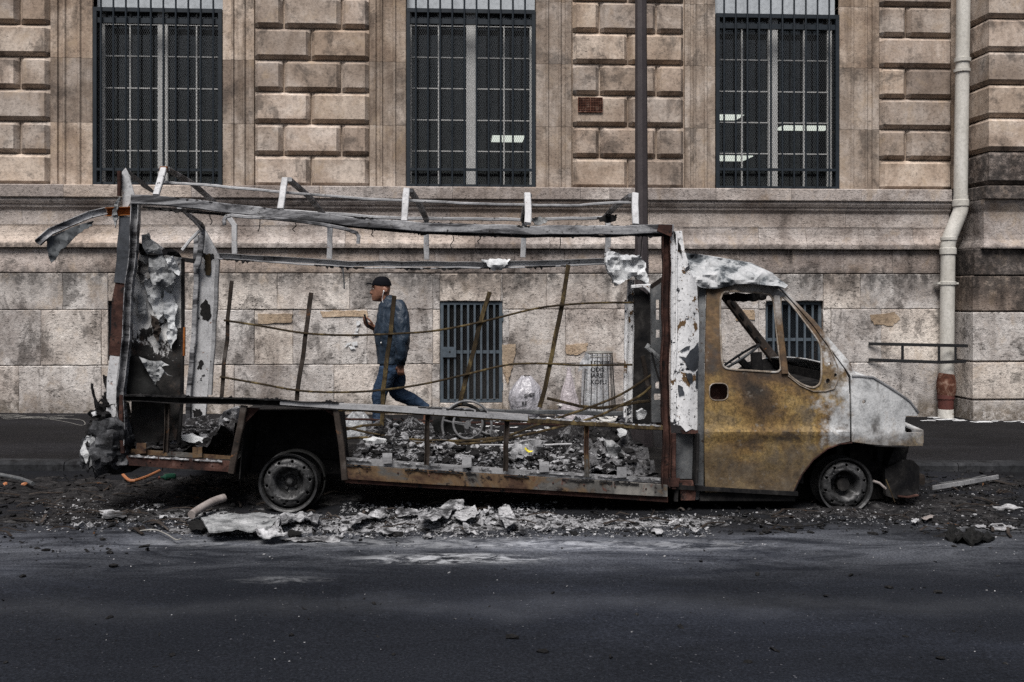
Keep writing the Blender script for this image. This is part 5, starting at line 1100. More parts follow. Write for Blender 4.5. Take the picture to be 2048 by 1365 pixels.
def hroad(x, y):
    e = 0
    for (cx, cy, rx, ry, h) in HE:
        d = ((x-cx)/rx)**2+((y-cy)/ry)**2
        if d < 4: e += h*math.exp(-d*1.3)
    if e < .004: return -1
    n = fb(x*5, y*5, .3, 5); r = abs(fb(x*11, y*11, 4.4, 4))
    return .48*e*(.5+.7*n)+.22*e*r-.006
def hfield(name, x0, x1, y0, y1, st_, hf, base, mt, label, kind='stuff', cat='debris'):
    nx = int((x1-x0)/st_); ny = int((y1-y0)/st_); idx = {}; V = []; Fc = []
    H = [[hf(x0+i*st_, y0+j*st_) for i in range(nx+1)] for j in range(ny+1)]
    for j in range(ny):
        for i in range(nx):
            q = [(i, j), (i+1, j), (i+1, j+1), (i, j+1)]
            if max(H[b][a] for a, b in q) <= .002: continue
            f = []
            for a, b in q:
                if (a, b) not in idx:
                    x = x0+a*st_; y = y0+b*st_; idx[(a, b)] = len(V)
                    V.append((x+.3*st_*nz(x*40, y*40), y+.3*st_*nz(x*40, y*40, 9), base(x, y)+max(H[b][a], -.02)))
                f.append(idx[(a, b)])
            Fc.append(tuple(f))
    return tag(ob(name, (V, Fc), M[mt], None, False), label, cat, kind=kind)
hfield('burnt_debris', gx(-60, 960), gx(2130, 960), -1.25, 1.72, .021, hroad, lambda x, y: gz(x), 'debris_road', 'bed of black char and pale ash spread under and before the van')
# loose bits: lumps and curled flakes
ICO = bmesh.new(); bmesh.ops.create_icosphere(ICO, subdivisions=1, radius=1); IV = [v.co.copy() for v in ICO.verts]; IF = [tuple(v.index for v in f.verts) for f in ICO.faces]; ICO.free()
def lump_vf(R, c, s):
    m = Matrix.Rotation(R.uniform(0, 6.3), 3, 'Z') @ Matrix.Rotation(R.uniform(-.6, .6), 3, 'X'); sx, sy, sz = s*R.uniform(.6, 1.6), s*R.uniform(.5, 1.1), s*R.uniform(.25, .7)
    return [Vector(c)+m @ Vector((v.x*sx*R.uniform(.6, 1.2), v.y*sy*R.uniform(.6, 1.2), v.z*sz*R.uniform(.6, 1.2))) for v in IV], IF
def flake_vf(R, c, s, th=.06):
    n = 4; L = s*R.uniform(1, 2.3); W_ = s*R.uniform(.5, 1.2); cu = R.uniform(-1.8, 1.8); V = []; Fc = []
    m = Matrix.Rotation(R.uniform(0, 6.3), 3, 'Z') @ Matrix.Rotation(R.uniform(-.8, .8), 3, 'X') @ Matrix.Rotation(R.uniform(-.5, .5), 3, 'Y')
    for side in (0, 1):
        for i in range(n):
            t = i/(n-1)-.5; a = W_*(.45+.5*R.random()); b = W_*(.45+.5*R.random()); z = cu*t*t*L*.8+side*s*th
            for y in (-a/2, b/2): V.append(Vector(c)+m @ Vector((t*L+R.uniform(-.1, .1)*s, y, z+R.uniform(-.12, .12)*s)))
    k = 2*n
    for i in range(n-1): a = 2*i; Fc += [(a, a+1, a+3, a+2), (k+a, k+a+2, k+a+3, k+a+1), (a, a+2, k+a+2, k+a), (a+1, k+a+1, k+a+3, a+3)]
    Fc += [(0, k, k+1, 1), (2*n-2, 2*n-1, k+2*n-1, k+2*n-2)]
    return V, Fc
def scatter(name, n, region, smin, smax, kind, mt, label, seed, base=None, hf=None):
    R = random.Random(seed); parts = []
    while len(parts) < n:
        px, py = region(R); p = atg(px, py) if base is None else None
        if base is not None: p = Vector(base(R, px, py))
        h = max(0, hroad(p.x, p.y)) if base is None else 0
        s = smin*(smax/smin)**(R.random()**2.2)
        parts.append((lump_vf if kind == 'l' or (kind == 'm' and R.random() < .5) else flake_vf)(R, p+Vector((0, 0, h+s*.25)), s))
    return tag(ob(name, cat_(*parts), M[mt], None, False), label, 'debris', kind='stuff')
def rg(*boxes):
    tot = sum(b[4] for b in boxes)
    def f(R):
        t = R.random()*tot
        for (x0, x1, y0, y1, w) in boxes:
            t -= w
            if t <= 0: break
        return R.uniform(x0, x1), y0+(y1-y0)*R.random()
    return f
scatter('charred_fragments', 4600, rg((-40, 500, 950, 1060, 3), (300, 1450, 1000, 1075, 3), (1450, 2090, 965, 1070, 3), (1750, 2090, 940, 1000, 1)), .005, .034, 'm', 'char', 'loose black charred fragments strewn over the road', 1)
scatter('ash_fragments', 5200, rg((330, 680, 1030, 1075, 2), (680, 1110, 1005, 1078, 5), (1110, 1420, 1030, 1075, 2), (1420, 1760, 1020, 1050, .7), (60, 330, 1000, 1065, 1), (1760, 2060, 970, 1060, .7)), .003, .017, 'm', 'ash_white', 'pale grey ash fragments strewn over the road', 2)
scatter('ash_flakes', 420, rg((380, 690, 1035, 1075, 1), (690, 1110, 1012, 1072, 4), (1110, 1420, 1035, 1070, 1), (120, 380, 1010, 1060, .7)), .012, .055, 'f', 'ash_sheet', 'thin curled ash flakes in the pile before the van', 21)
scatter('road_specks', 200, rg((0, 2048, 1065, 1130, 3), (0, 2048, 1120, 1330, 1.0), (1700, 2048, 1040, 1110, 1)), .003, .010, 'l', 'ash_white', 'small pale specks of ash on the bare asphalt', 3)
scatter('road_crumbs', 260, rg((0, 2048, 1070, 1340, 1), (0, 300, 1040, 1110, .6)), .005, .028, 'm', 'char', 'small black crumbs on the bare asphalt', 4)
R = random.Random(44); parts = []
for i in range(150):
    px = R.choice([R.uniform(0, 480), R.uniform(330, 1450), R.uniform(1500, 2040)]); py = R.uniform(965, 1072)
    p = atg(px, py); h = max(0, hroad(p.x, p.y)); L = R.uniform(.05, .28); a = R.gauss(0, .7); cu = R.uniform(-.5, .5)
    P = [Vector((p.x+L*t*math.cos(a+cu*t), p.y+L*t*math.sin(a+cu*t), gz(p.x)+h+.012+.03*R.random()*math.sin(math.pi*(t+.5)))) for t in (-.5, -.2, .2, .5)]
    parts.append(sweep(P, rect(R.uniform(.004, .02), R.uniform(.003, .008)), ref=(0, 0, 1)))
tag(ob('charred_strips', cat_(*parts), M['brown_steel']), 'charred wires and thin strips strewn through the road debris', 'debris', kind='stuff')
# contents of the load bed
def hbed(x, y):
    a = (x-xw1)/(at(1325, 900, 0).x-xw1)
    if a < 0 or a > 1 or y < .1 or y > 1.93: return -1
    h = .058+.03*math.sin(a*9)+.11*sm(.70, .84, a)+.05*math.exp(-((a-.12)/.09)**2)+.05*math.exp(-((a-.5)/.12)**2)
    h *= .25+.75*sm(.08, .6, y)
    return max(.012, h*(.75+.8*fb(x*5, y*5, 2.2, 5))+.05*abs(fb(x*9, y*9, 7, 4)))
hfield('burnt_contents', xw1+.02, at(1325, 900, 0).x, .1, 1.93, .021, hbed, lambda x, y: fz_(x)-.003, 'debris_bed', 'burnt contents heaped along the van load bed')
def hrear(x, y):
    a = (x-xrear)/(xw0-xrear)
    if a < .03 or a > .97: return -1
    return max(.01, (.04+.14*sm(.45, .95, a))*(.8+.8*fb(x*5, y*5, 6.2, 5))+.05*abs(fb(x*9, y*9, 3, 4)))
hfield('burnt_contents', xrear+.03, xw0-.03, .1, 1.9, .021, hrear, lambda x, y: fz_(x)-.003, 'debris_bed', 'burnt remains on the van floor behind the rear wheel')
def bedp(R, px, py): x = R.uniform(xw1+.1, at(1320, 900, 0).x); y = R.uniform(.12, 1.5); return (x, y, fz_(x)+max(0, hbed(x, y)))
scatter('charred_fragments', 1300, rg((0, 1, 0, 1, 1)), .012, .06, 'm', 'char', 'black charred scraps lying in the van load bed', 11, bedp)
scatter('ash_fragments', 900, rg((0, 1, 0, 1, 1)), .006, .05, 'm', 'ash_white', 'pale ash scraps lying in the van load bed', 12, lambda R, a, b: (lambda x, y: (x, y, fz_(x)+max(0, hbed(x, y))))(xw1+.1+(at(1250, 900, 0).x-xw1-.1)*R.random(), R.uniform(.12, 1.2)))
def rearp(R, a, b): x = R.uniform(xrear+.1, xw0-.1); y = R.uniform(.12, 1.5); return (x, y, fz_(x)+max(0, hrear(x, y)))
scatter('charred_fragments', 200, rg((0, 1, 0, 1, 1)), .012, .06, 'm', 'char', 'black charred scraps on the van floor behind the rear wheel', 13, rearp)
scatter('ash_fragments', 110, rg((0, 1, 0, 1, 1)), .010, .05, 'm', 'ash_white', 'pale ash scraps on the van floor behind the rear wheel', 14, rearp)
# ------------------------------------------------------------------ single things in the debris
def rag(name, pts, Y, th, mt, seed, amp, label, cat, step=6, j=3, ja=1.5):
    o = plate(name, jag(pts, j, ja, seed), [], lambda a, b: Y+amp*fb(a*.03, b*.03, seed, 4), th, M[mt], None, step); return tag(o, label, cat)
def ground_plate(name, pts, h, th, mt, seed, amp, label, cat, step=8, j=3, ja=1.5, tilt=None):
    """flat scrap lying on the road: photo outline laid on the ground, h above it"""
    bm = fill2d(jag(pts, j, ja, seed), [], step)
    for v in bm.verts:
        a, b = v.co.x, v.co.y; p = atg(a, b, h)
        p.z += amp*fb(a*.035, b*.09, seed, 5)+(tilt(a, b) if tilt else 0); v.co = p
    fs = bm.faces[:]; r = bmesh.ops.extrude_face_region(bm, geom=fs); bmesh.ops.translate(bm, verts=[g for g in r['geom'] if isinstance(g, bmesh.types.BMVert)], vec=(0, 0, -th)); bmesh.ops.recalc_face_normals(bm, faces=bm.faces)
    m = bpy.data.meshes.new(name); bm.to_mesh(m); bm.free(); m.materials.append(M[mt]); return tag(link(name, m), label, cat)
ground_plate('insulation_board', [(402, 1036), (440, 1028), (520, 1026), (560, 1030), (552, 1045), (540, 1056), (505, 1059), (450, 1060), (418, 1062), (410, 1050)], .085, .012, 'wool_grey', 4, .014, 'large pale ribbed insulation board lying before the rear wheel', 'board', 8, 2, 1.2)
ground_plate('insulation_board', [(512, 1056), (535, 1036), (555, 1032), (562, 1046), (556, 1058), (575, 1066), (540, 1069), (512, 1068)], .075, .01, 'ash_sheet', 5, .05, 'white torn scrap of board on top of the ribbed insulation board', 'board')
ground_plate('insulation_board', [(556, 1030), (600, 1024), (622, 1020), (640, 1034), (632, 1044), (610, 1038), (585, 1042), (562, 1048)], .075, .01, 'ash_sheet', 6, .05, 'grey tapering scrap of board under the rear wheel', 'board')
for i, (pts, h, mt, lab) in enumerate((
    ([(700, 1040), (716, 1030), (745, 1022), (772, 1020), (776, 1032), (750, 1038), (724, 1044), (704, 1052)], .12, 'wool_white', 'bent white sheet at the left end of the central ash pile'),
    ([(790, 1022), (830, 1014), (846, 1020), (838, 1030), (806, 1032)], .13, 'wool_grey', 'flat grey sheet in the middle of the ash pile'),
    ([(836, 1034), (870, 1020), (910, 1000), (926, 1001), (928, 1012), (905, 1022), (880, 1038), (850, 1044)], .17, 'wool_grey', 'long grey sheet rising to a point on the ash pile'),
    ([(928, 1010), (950, 1012), (962, 1026), (945, 1036), (915, 1040), (905, 1032)], .13, 'wool_grey', 'curled grey sheet right of the pointed one on the ash pile'),
    ([(996, 1020), (1018, 1012), (1030, 1030), (1036, 1048), (1012, 1052), (1000, 1040)], .14, 'wool_white', 'upright pale lump at the right end of the ash pile'),
    ([(760, 1058), (790, 1052), (800, 1060), (776, 1068), (758, 1066)], .05, 'wool_white', 'small white scrap before the central ash pile'),
    ([(1304, 1058), (1322, 1055), (1330, 1062), (1318, 1067), (1302, 1064)], .05, 'wool_grey', 'flat grey stone-like scrap before the door sill'),
    ([(196, 1022), (225, 1020), (255, 1024), (248, 1036), (210, 1036)], .06, 'wool_grey', 'pale scrap in the black heap at the far left'),
    ([(560, 1078), (620, 1074), (690, 1070), (680, 1082), (600, 1084)], .02, 'wool_grey', 'thin grey crust on the asphalt before the rear wheel'),
    ([(845, 1070), (862, 1067), (864, 1074), (848, 1077)], .03, 'wool_grey', 'small grey pebble-like scrap on the asphalt'),
    ([(1946, 1052), (1985, 1046), (2024, 1050), (2036, 1058), (1990, 1062)], .015, 'ash_white', 'white crust of ash at the right edge of the road'),
    ([(1985, 1012), (2020, 1010), (2046, 1014), (2020, 1018), (1995, 1018)], .02, 'wool_grey', 'thin pale sheet at the right edge, behind the white crust'),
    ([(1842, 1034), (1856, 1030), (1870, 1032), (1866, 1037), (1846, 1039)], .06, 'pink_pipe', 'small pinkish scrap right of the front wheel'),
    ([(1822, 1040), (1832, 1036), (1840, 1042), (1830, 1046)], .06, 'wool_white', 'small white curl right of the front wheel'),
    ([(577, 1062), (602, 1062), (604, 1068), (590, 1072), (575, 1070)], .04, 'rubber', 'black block before the rear wheel'),
    ([(374, 1046), (392, 1036), (406, 1040), (414, 1056), (400, 1062), (378, 1056)], .08, 'rubber', 'black curved cover left of the ribbed board'))):
    ground_plate('ash_sheet' if 'wool' in mt or 'ash' in mt else 'scrap', pts, h*.5, .003, mt.replace('wool_white', 'ash_sheet').replace('wool_grey', 'ash_sheet'), 40+i, .03 if h > .08 else .012, lab, 'scrap', 4, 4, 2.2)
def tubething(name, pts, w, Yh, mt, label, cat, n=8, onroad=True):
    P = [atg(a, b, Yh[i] if isinstance(Yh, (list, tuple)) else Yh) for i, (a, b) in enumerate(pts)]
    return tag(ob(name, tube(cr(P, 4), w*.00367/2, n), M[mt], None, True), label, cat)
tubething('exhaust_pipe', [(383, 1030), (400, 1018), (425, 1004), (448, 996)], 16, [.05, .07, .09, .10], 'pink_pipe', 'short fat pinkish pipe lying left of the rear wheel', 'pipe', 14)
tubething('plastic_strip', [(246, 950), (262, 962), (290, 955), (319, 942)], 7, .05, 'orange_plastic', 'bent orange plastic strip under the rear bumper', 'strip')
bt = thing('glass_bottle', 'green glass bottle lying under the rear of the van', 'bottle', atg(338, 955, .06))
P = [atg(326, 955, .06), atg(351, 953, .06)]; d = (P[1]-P[0]); L = d.length
ob('bottle_body', sweep([P[0]-d*.25, P[0]-d*.02, P[0]+d*.18, P[0]+d*.9, P[1]], circ(.028, 12), ref=(0, 0, 1), scale=[.35, .38, 1, 1, .8]), M['green_glass'], bt, True)
ob('bottle_cap', sweep([P[0]-d*.38, P[0]-d*.24], circ(.012, 10), ref=(0, 0, 1)), M['terracotta'], bt, True)
tubething('cable_loop', [(1485, 1030), (1500, 1026), (1506, 1034), (1496, 1038), (1520, 1046), (1560, 1052), (1600, 1053), (1640, 1048), (1652, 1040), (1640, 1030)], 3, .035, 'burnt_black', 'thin looped black cable on the road under the door', 'cable', 6)
tubething('cable_loop', [(280, 1062), (310, 1060), (335, 1070), (352, 1080), (362, 1078)], 2.6, .03, 'wire_grey', 'thin pale cable curling on the road left of the rear wheel', 'cable', 6)
mb = thing('metal_strip', 'long bare metal strip lying on the road right of the van', 'strip', atg(1930, 968))
ob('strip_face', sweep([atg(1866, 976, .05), atg(1930, 966, .05), atg(1996, 954, .06)], rect(.012, .035), ref=(0, 0, 1)), M['bare_aluminium'], mb)
ob('strip_back', sweep([atg(1880, 968, .05), atg(1940, 960, .055), atg(1970, 952, .06)], rect(.03, .012), ref=(0, 0, 1)), M['grey_steel'], mb)
for i, (a, b, l) in enumerate(((10, 968, 'leftmost orange scrap in the gutter at the far left'), (50, 968, 'orange scrap in the gutter, right of a second one'))):
    p = atg(a, b, .05); R = random.Random(i); tag(ob('orange_scrap', lump_vf(R, p, .03), M['orange_plastic']), l, 'scrap')
ty = ground_plate('tyre_remnant', [(1890, 1070), (1900, 1058), (1930, 1056), (1965, 1060), (1990, 1072), (1960, 1084), (1915, 1082)], .03, .02, 'rubber', 77, .06, 'black shredded tyre remnant on the road at the right', 'tyre scrap', 5, 3, 2.5)
tubething('board_strip', [(0, 950), (40, 958), (66, 968)], 9, .06, 'grey_steel', 'grey strip lying in the gutter at the far left', 'strip')
tag(ob('yellow_scrap', flake_vf(random.Random(5), at(1056, 903, .4), .035), M['yellow_scrap']), 'bright yellow scrap lying in the van load bed', 'scrap')
# wool lump, white sack and spoked wheels inside the van
rag('wool_lump', [(1212, 885), (1228, 884), (1242, 895), (1248, 912), (1262, 925), (1272, 938), (1250, 944), (1226, 944), (1212, 935), (1216, 912)], .35, .1, 'wool_grey', 31, .06, 'big grey lump of burnt wool at the front of the load bed', 'wool lump')
rag('wool_lump', [(1236, 862), (1244, 857), (1254, 862), (1250, 872), (1240, 876)], .6, .06, 'wool_white', 32, .03, 'small white tuft on top of the heap in the load bed', 'wool lump')
rag('wool_lump', [(1274, 824), (1286, 818), (1294, 826), (1288, 838), (1276, 840)], 1.0, .06, 'wool_white', 33, .03, 'white tuft beside the bulkhead behind the cab', 'wool lump')
rag('burnt_sack', [(436, 840), (446, 824), (462, 818), (474, 818), (474, 842), (466, 860), (450, 864), (438, 856)], .75, .15, 'ash_white', 34, .05, 'white ashen sack left of the rear wheel box', 'sack')
rag('burnt_sack', [(362, 872), (380, 868), (402, 878), (418, 880), (412, 888), (386, 886), (366, 882)], .35, .06, 'wool_white', 35, .03, 'pale folded rag on the van floor behind the rear wheel', 'rag')
rag('ash_rag', [(726, 880), (745, 875), (770, 880), (781, 887), (760, 888), (738, 886)], .5, .06, 'wool_white', 36, .04, 'white rag lying at the left of the load bed', 'rag')
rag('ash_rag', [(1008, 905), (1030, 888), (1060, 880), (1090, 884), (1080, 900), (1060, 915), (1020, 918)], .55, .06, 'ash_white', 37, .06, 'white ash-covered rag in the middle of the load bed', 'rag')
metal_mat('grey_pale', [(.3, (.07, .07, .073)), (.55, (.17, .17, .175)), (.75, (.30, .30, .305))], 9, .6, .2, .3)
def spoked(px, py, Y, rp, w, spokes, label, mt, tw=None):
    c = at(px, py, Y); r = rp*pxs(Y); t = thing('spoked_wheel', label, 'wheel', c)
    ring = [c+Vector((r*math.cos(a*math.pi/20), .02*math.sin(a*math.pi/20), r*math.sin(a*math.pi/20))) for a in range(42)]
    ob('rim', sweep(ring, circ(w, 8), ref=(0, 1, 0), caps=False), M[mt], t, True)
    for a in spokes: ob('spoke', sweep([c, c+Vector((r*math.cos(a), 0, r*math.sin(a)))], circ(w*.75, 6), ref=(0, 1, 0)), M[mt], t, True)
    if spokes: ob('hub', lathe([(.0001, -.03), (.025, -.03), (.025, .03), (.0001, .03)], c, 'Y', 12), M[mt], t, True)
spoked(936, 848, 1.15, 29, .010, (.75, 3.0, 5.15), 'pale three-spoked wheel standing in the van behind the middle stanchion', 'grey_pale')
spoked(934, 852, 1.45, 49, .011, (2.9, 5.9), 'large grey ring wheel behind the three-spoked one in the van', 'grey_pale')
spoked(926, 852, 1.55, 42, .016, (), 'black rubber hoop behind the spoked wheels in the van', 'rubber')
rag('charred_box', [(866, 842), (880, 832), (915, 834), (925, 850), (930, 876), (900, 884), (870, 878)], 1.62, .2, 'rubber', 38, .02, 'black charred box behind the spoked wheels', 'box')
# ================================================================== bags, bin and paper at the wall
def pg_(x): return gz(x)+PH
def sack(name, px, top, hw, Y, mt, label, seed, conical=False, tie=True):
    base = at(px, 800, Y); zb_ = pg_(base.x); zt_ = at(px, top, Y).z; H = zt_-zb_; r0 = hw*pxs(Y); V = []; Fc = []; nu, nv = 40, 22
    t_ = thing(name, label, 'rubbish bag', (base.x, Y, zb_))
    for j in range(nv+1):
        t = j/nv
        if conical: rr = (1.0-.93*t**.9)*(.94+.1*math.sin(t*3)) if t > .08 else .93+t*.5
        else: rr = math.sin(math.pi*(.16+.80*t))**.62 if t > .02 else .72
        if tie and t > .93: rr = max(rr, .10+.6*(t-.93))
        for i in range(nu):
            a = 2*math.pi*i/nu; pl = .10*math.sin(a*9+seed+2*nz(i*.3, t*3, seed))*t**1.2+.13*fb(math.cos(a)*1.7, math.sin(a)*1.7, t*2.4+seed, 4)
            r = r0*max(.03, rr*(1+pl)); V.append((base.x+r*math.cos(a)+.04*r0*nz(t*3, seed), Y+r*.8*math.sin(a), zb_+H*t+.02*fb(math.cos(a)*2, math.sin(a)*2, t*4+seed)))
    for j in range(nv):
        for i in range(nu): a = j*nu+i; b = j*nu+(i+1) % nu; Fc.append((a, b, b+nu, a+nu))
    Fc.append(tuple(range(nu))[::-1])
    ob('bag_film', (V, Fc), M[mt], t_, True)
    return t_, base, r0
def text(body, size, loc, rot, mt, par, name='print', shear=0):
    c = bpy.data.curves.new('t', 'FONT'); c.body = body; c.size = size; c.align_x = 'LEFT'; c.shear = shear; c.extrude = .0008; c.offset = size*.03
    o = bpy.data.objects.new('t', c); COL.objects.link(o); dg = bpy.context.evaluated_depsgraph_get(); dg.update()
    m = bpy.data.meshes.new_from_object(o.evaluated_get(dg)); bpy.data.objects.remove(o)
    m.transform(Matrix.Translation(loc) @ rot.to_4x4()); m.materials.clear(); m.materials.append(M[mt])
    return link(name, m, par)
def lumps_in(par, c, r, h, n, seed, mts):
    R = random.Random(seed)
    for mt in mts:
        parts = [lump_vf(R, (c.x+R.uniform(-r, r)*.6, c.y+R.uniform(-.3, .3)*r, c.z+R.uniform(.1, .8)*h), r*R.uniform(.2, .42)) for _ in range(n)]
        tag(ob('contents', cat_(*parts), M[mt], par, True), kind='stuff')
plain('rubbish_red', (.30, .10, .09), .5); plain('rubbish_pale', (.5, .49, .47), .6); plain('rubbish_dark', (.06, .06, .07), .6)
RX = Matrix.Rotation(math.pi/2, 3, 'X')
b1, c1, r1 = sack('rubbish_bag', 1052, 752, 33, 4.85, 'bag_grey', 'round grey-white rubbish bag with black print beside the cellar gate', 1.0)
lumps_in(b1, Vector((c1.x, 4.85, pg_(c1.x))), r1, .45, 7, 3, ['rubbish_pale', 'rubbish_dark'])
for (s_, px, py, sz) in (('SHER', 1048, 796, .058), ('RE', 1043, 811, .058)):
    p = at(px, py, 4.85-r1*.84); text(s_, sz, p, Matrix.Rotation(-.12, 3, 'Y') @ RX, 'ink', b1, shear=.2)
b2, c2, r2 = sack('rubbish_bag', 1138, 736, 30, 4.9, 'bag_pink', 'pinkish clear rubbish bag tied to a point beside the wire bin', 4.0, True)
lumps_in(b2, Vector((c2.x, 4.9, pg_(c2.x))), r2*.9, .28, 8, 5, ['rubbish_red', 'rubbish_pale'])
b3, c3, r3 = sack('rubbish_bag', 1168, 822, 24, 3.2, 'bag_grey', 'small white bag lying on the pavement behind the van bed', 7.0)
b4, c4, r4 = sack('rubbish_bag', 716, 822, 30, 2.5, 'bag_clear', 'clear plastic bag on the pavement left of the walking man', 9.0)
lumps_in(b4, Vector((c4.x, 2.5, pg_(c4.x))), r4, .2, 6, 6, ['rubbish_dark', 'rubbish_pale'])
plain('wire_dark', (.07, .068, .066), .5, .3)
# wire bin with its clear sack
YBn = 4.85; cb = at(1198, 705, YBn); sB = pxs(YBn, 1198); zb_ = pg_(cb.x)
BN = thing('wire_bin', 'street litter bin, a ring on thin vertical wires with a printed clear sack', 'bin', (cb.x, YBn, zb_))
def ringp(r, z, n=24): return [(cb.x+r*math.cos(a*2*math.pi/n), YBn+r*math.sin(a*2*math.pi/n), z) for a in range(n+2)]
for (r, z, w) in ((26*sB, cb.z, .010), (26.5*sB, cb.z-.045, .006), (34*sB, zb_+.06, .008)): ob('hoop', sweep(ringp(r, z), circ(w, 6), ref=(0, 0, 1), caps=False), M['wire_grey'], BN, True)
for i in range(16):
    a = 2*math.pi*(i+.3)/16; ob('wire', sweep([(cb.x+26*sB*math.cos(a), YBn+26*sB*math.sin(a), cb.z), (cb.x+34*sB*math.cos(a), YBn+34*sB*math.sin(a), zb_+.03)], circ(.006, 5), ref=(0, 1, 0)), M['wire_dark'], BN, True)
V = []; Fc = []; nu, nv = 36, 16
for j in range(nv+1):
    t = j/nv
    for i in range(nu):
        a = 2*math.pi*i/nu; r = (25+6*t)*sB*(1+.06*math.sin(a*7)+.12*fb(math.cos(a)*2, math.sin(a)*2, t*2, 3))
        if j == 0: r *= 1.12
        V.append((cb.x-.035*sm(0, .3, t)+r*math.cos(a)*.92, YBn+r*math.sin(a)*.92, cb.z+.02-(cb.z-zb_-.08)*t-(0 if j else .05)))
for j in range(nv):
    for i in range(nu): a = j*nu+i; b = j*nu+(i+1) % nu; Fc.append((a, b, b+nu, a+nu))
ob('bin_sack', (V, Fc), M['bag_clear'], BN, True)
rag2 = plate('sack_flap', jag([(1172, 704), (1182, 712), (1180, 740), (1166, 738), (1156, 745), (1160, 725)], 2, 1, 3), [], lambda a, b: YBn-.1+.03*fb(a*.05, b*.05), .004, M['bag_clear'], BN, 6)
for (s_, py) in (('LEDEBE', 731), ('QDIS', 744), ('IARS', 756), ('KOFU', 769)):
    p = at(1181, py, YBn-33*sB); text(s_, .074, p, RX, 'ink', BN)
lumps_in(BN, Vector((cb.x, YBn, zb_+.05)), 26*sB, .22, 7, 8, ['rubbish_dark', 'rubbish_pale'])
# litter between the bags
for i, (px, py, mt, l) in enumerate(((1115, 820, 'paper', 'crumpled white wrapper before the pointed bag'), (1220, 815, 'rubbish_pale', 'pale crumpled litter at the foot of the wire bin'), (1240, 812, 'rubbish_dark', 'dark crumpled litter right of the wire bin'), (1168, 838, 'rubbish_red', 'reddish wrapper on the pavement before the wire bin'))):
    p = at(px, py, 4.3); R = random.Random(60+i); tag(ob('litter', cat_(*[flake_vf(R, Vector((p.x+R.uniform(-.12, .12), 4.3+R.uniform(-.1, .1), pg_(p.x)+.05+.05*R.random())), .09) for _ in range(5)]), M[mt]), l, 'litter')
# torn paper on the wall
TP = thing('torn_poster', 'torn white paper scraps stuck to the wall beside the walking man', 'poster', at(705, 690, YL-.05))
for i, pts in enumerate(([(712, 641), (721, 643), (719, 650), (713, 652)], [(713, 655), (718, 657), (714, 664), (709, 664)], [(701, 668), (715, 666), (717, 671), (704, 674)], [(694, 687), (704, 684), (700, 690), (688, 695)], [(703, 686), (716, 684), (714, 692), (706, 693)], [(697, 692), (708, 693), (712, 698), (702, 700)])):
    plate('paper_scrap', jag(pts, 3, 1.5, i), [], lambda a, b: YL-.062+.004*fb(a*.2, b*.2), .003, M['paper'], TP, 5)
# white streaks washed across the pavement by the wall
def streak(pts, w): P = [atz(a, b, 0) for a, b in pts]; return sweep([Vector((at(a, b, (atg(a, b, PH)).y).x, atg(a, b, PH).y, gz(atg(a, b, PH).x)+PH+.007)) for a, b in pts], rect(w, .002), ref=(0, 0, 1))
R = random.Random(12); parts = []
for i in range(26):
    x = R.uniform(-20, 110); y = R.uniform(831, 840); n = R.randint(3, 5)
    parts.append(streak([(x+q*R.uniform(8, 18), y+R.uniform(-1.2, 1.2)-.1*q) for q in range(n)], R.uniform(.003, .007)))
parts.append(streak(cr([(100, 840, 0), (135, 846, 0), (160, 852, 0), (170, 850, 0), (166, 843, 0), (150, 840, 0), (120, 838, 0)], 4) and [(p.x, p.y) for p in cr([(100, 840, 0), (135, 846, 0), (160, 852, 0), (170, 850, 0), (166, 843, 0), (150, 840, 0), (120, 838, 0)], 4)], .006))
tag(ob('foam_streaks', cat_(*parts), M['wire_grey']), 'white foam streaks on the pavement at the far left', 'foam', kind='stuff')
parts = []
for i in range(40):
    x = R.uniform(1835, 2060); y = R.uniform(834, 846); parts.append(streak([(x+q*R.uniform(6, 16), y+R.uniform(-.8, .8)+.02*(x-1835)*.1) for q in range(3)], R.uniform(.01, .06)))
tag(ob('foam_streaks', cat_(*parts), M['paper']), 'white foam streaks on the pavement right of the rain pipe', 'foam', kind='stuff')
parts = []
for i in range(30):
    x = R.uniform(940, 1100); y = R.uniform(842, 868); parts.append(streak([(x+q*R.uniform(4, 12), y+R.uniform(-.8, .8)) for q in range(3)], R.uniform(.01, .04)))
tag(ob('foam_streaks', cat_(*parts), M['paper']), 'pale streaks on the pavement behind the spoked wheels', 'foam', kind='stuff')
# ================================================================== the walking man
YM = 3.55
def mp(px, py, dy=0.0): return at(px, py, YM+dy)
sM = pxs(YM, 780)
def secs(L_, n=20):            # stacked horizontal ellipses: (px,py,dy,half width px,half depth m)
    V = []; Fc = []
    for (px, py, dy, hw, hd) in L_:
        c = mp(px, py, dy)
        for i in range(n): a = 2*math.pi*i/n; V.append(c+Vector((hw*sM*math.cos(a), hd*math.sin(a), 0)))
    for j in range(len(L_)-1):
        for i in range(n): a = j*n+i; b = j*n+(i+1) % n; Fc.append((a, b, b+n, a+n))
    Fc += [tuple(range(n))[::-1], tuple(range((len(L_)-1)*n, len(L_)*n))]
    return V, Fc
def limb(L_, n=16):            # (px,py,dy,radius m)
    P = [mp(a, b, c) for a, b, c, r in L_]; R_ = [r for *_, r in L_]
    Q = cr([(p.x, p.y, p.z) for p in P], 5); m = (len(Q)-1)/(len(R_)-1); S_ = []
    for i in range(len(Q)):
        t = i/m; k = min(int(t), len(R_)-2); S_.append(R_[k]+(R_[k+1]-R_[k])*(t-k))
    return sweep(Q, circ(1, n), ref=(0, 1, .05), scale=S_)
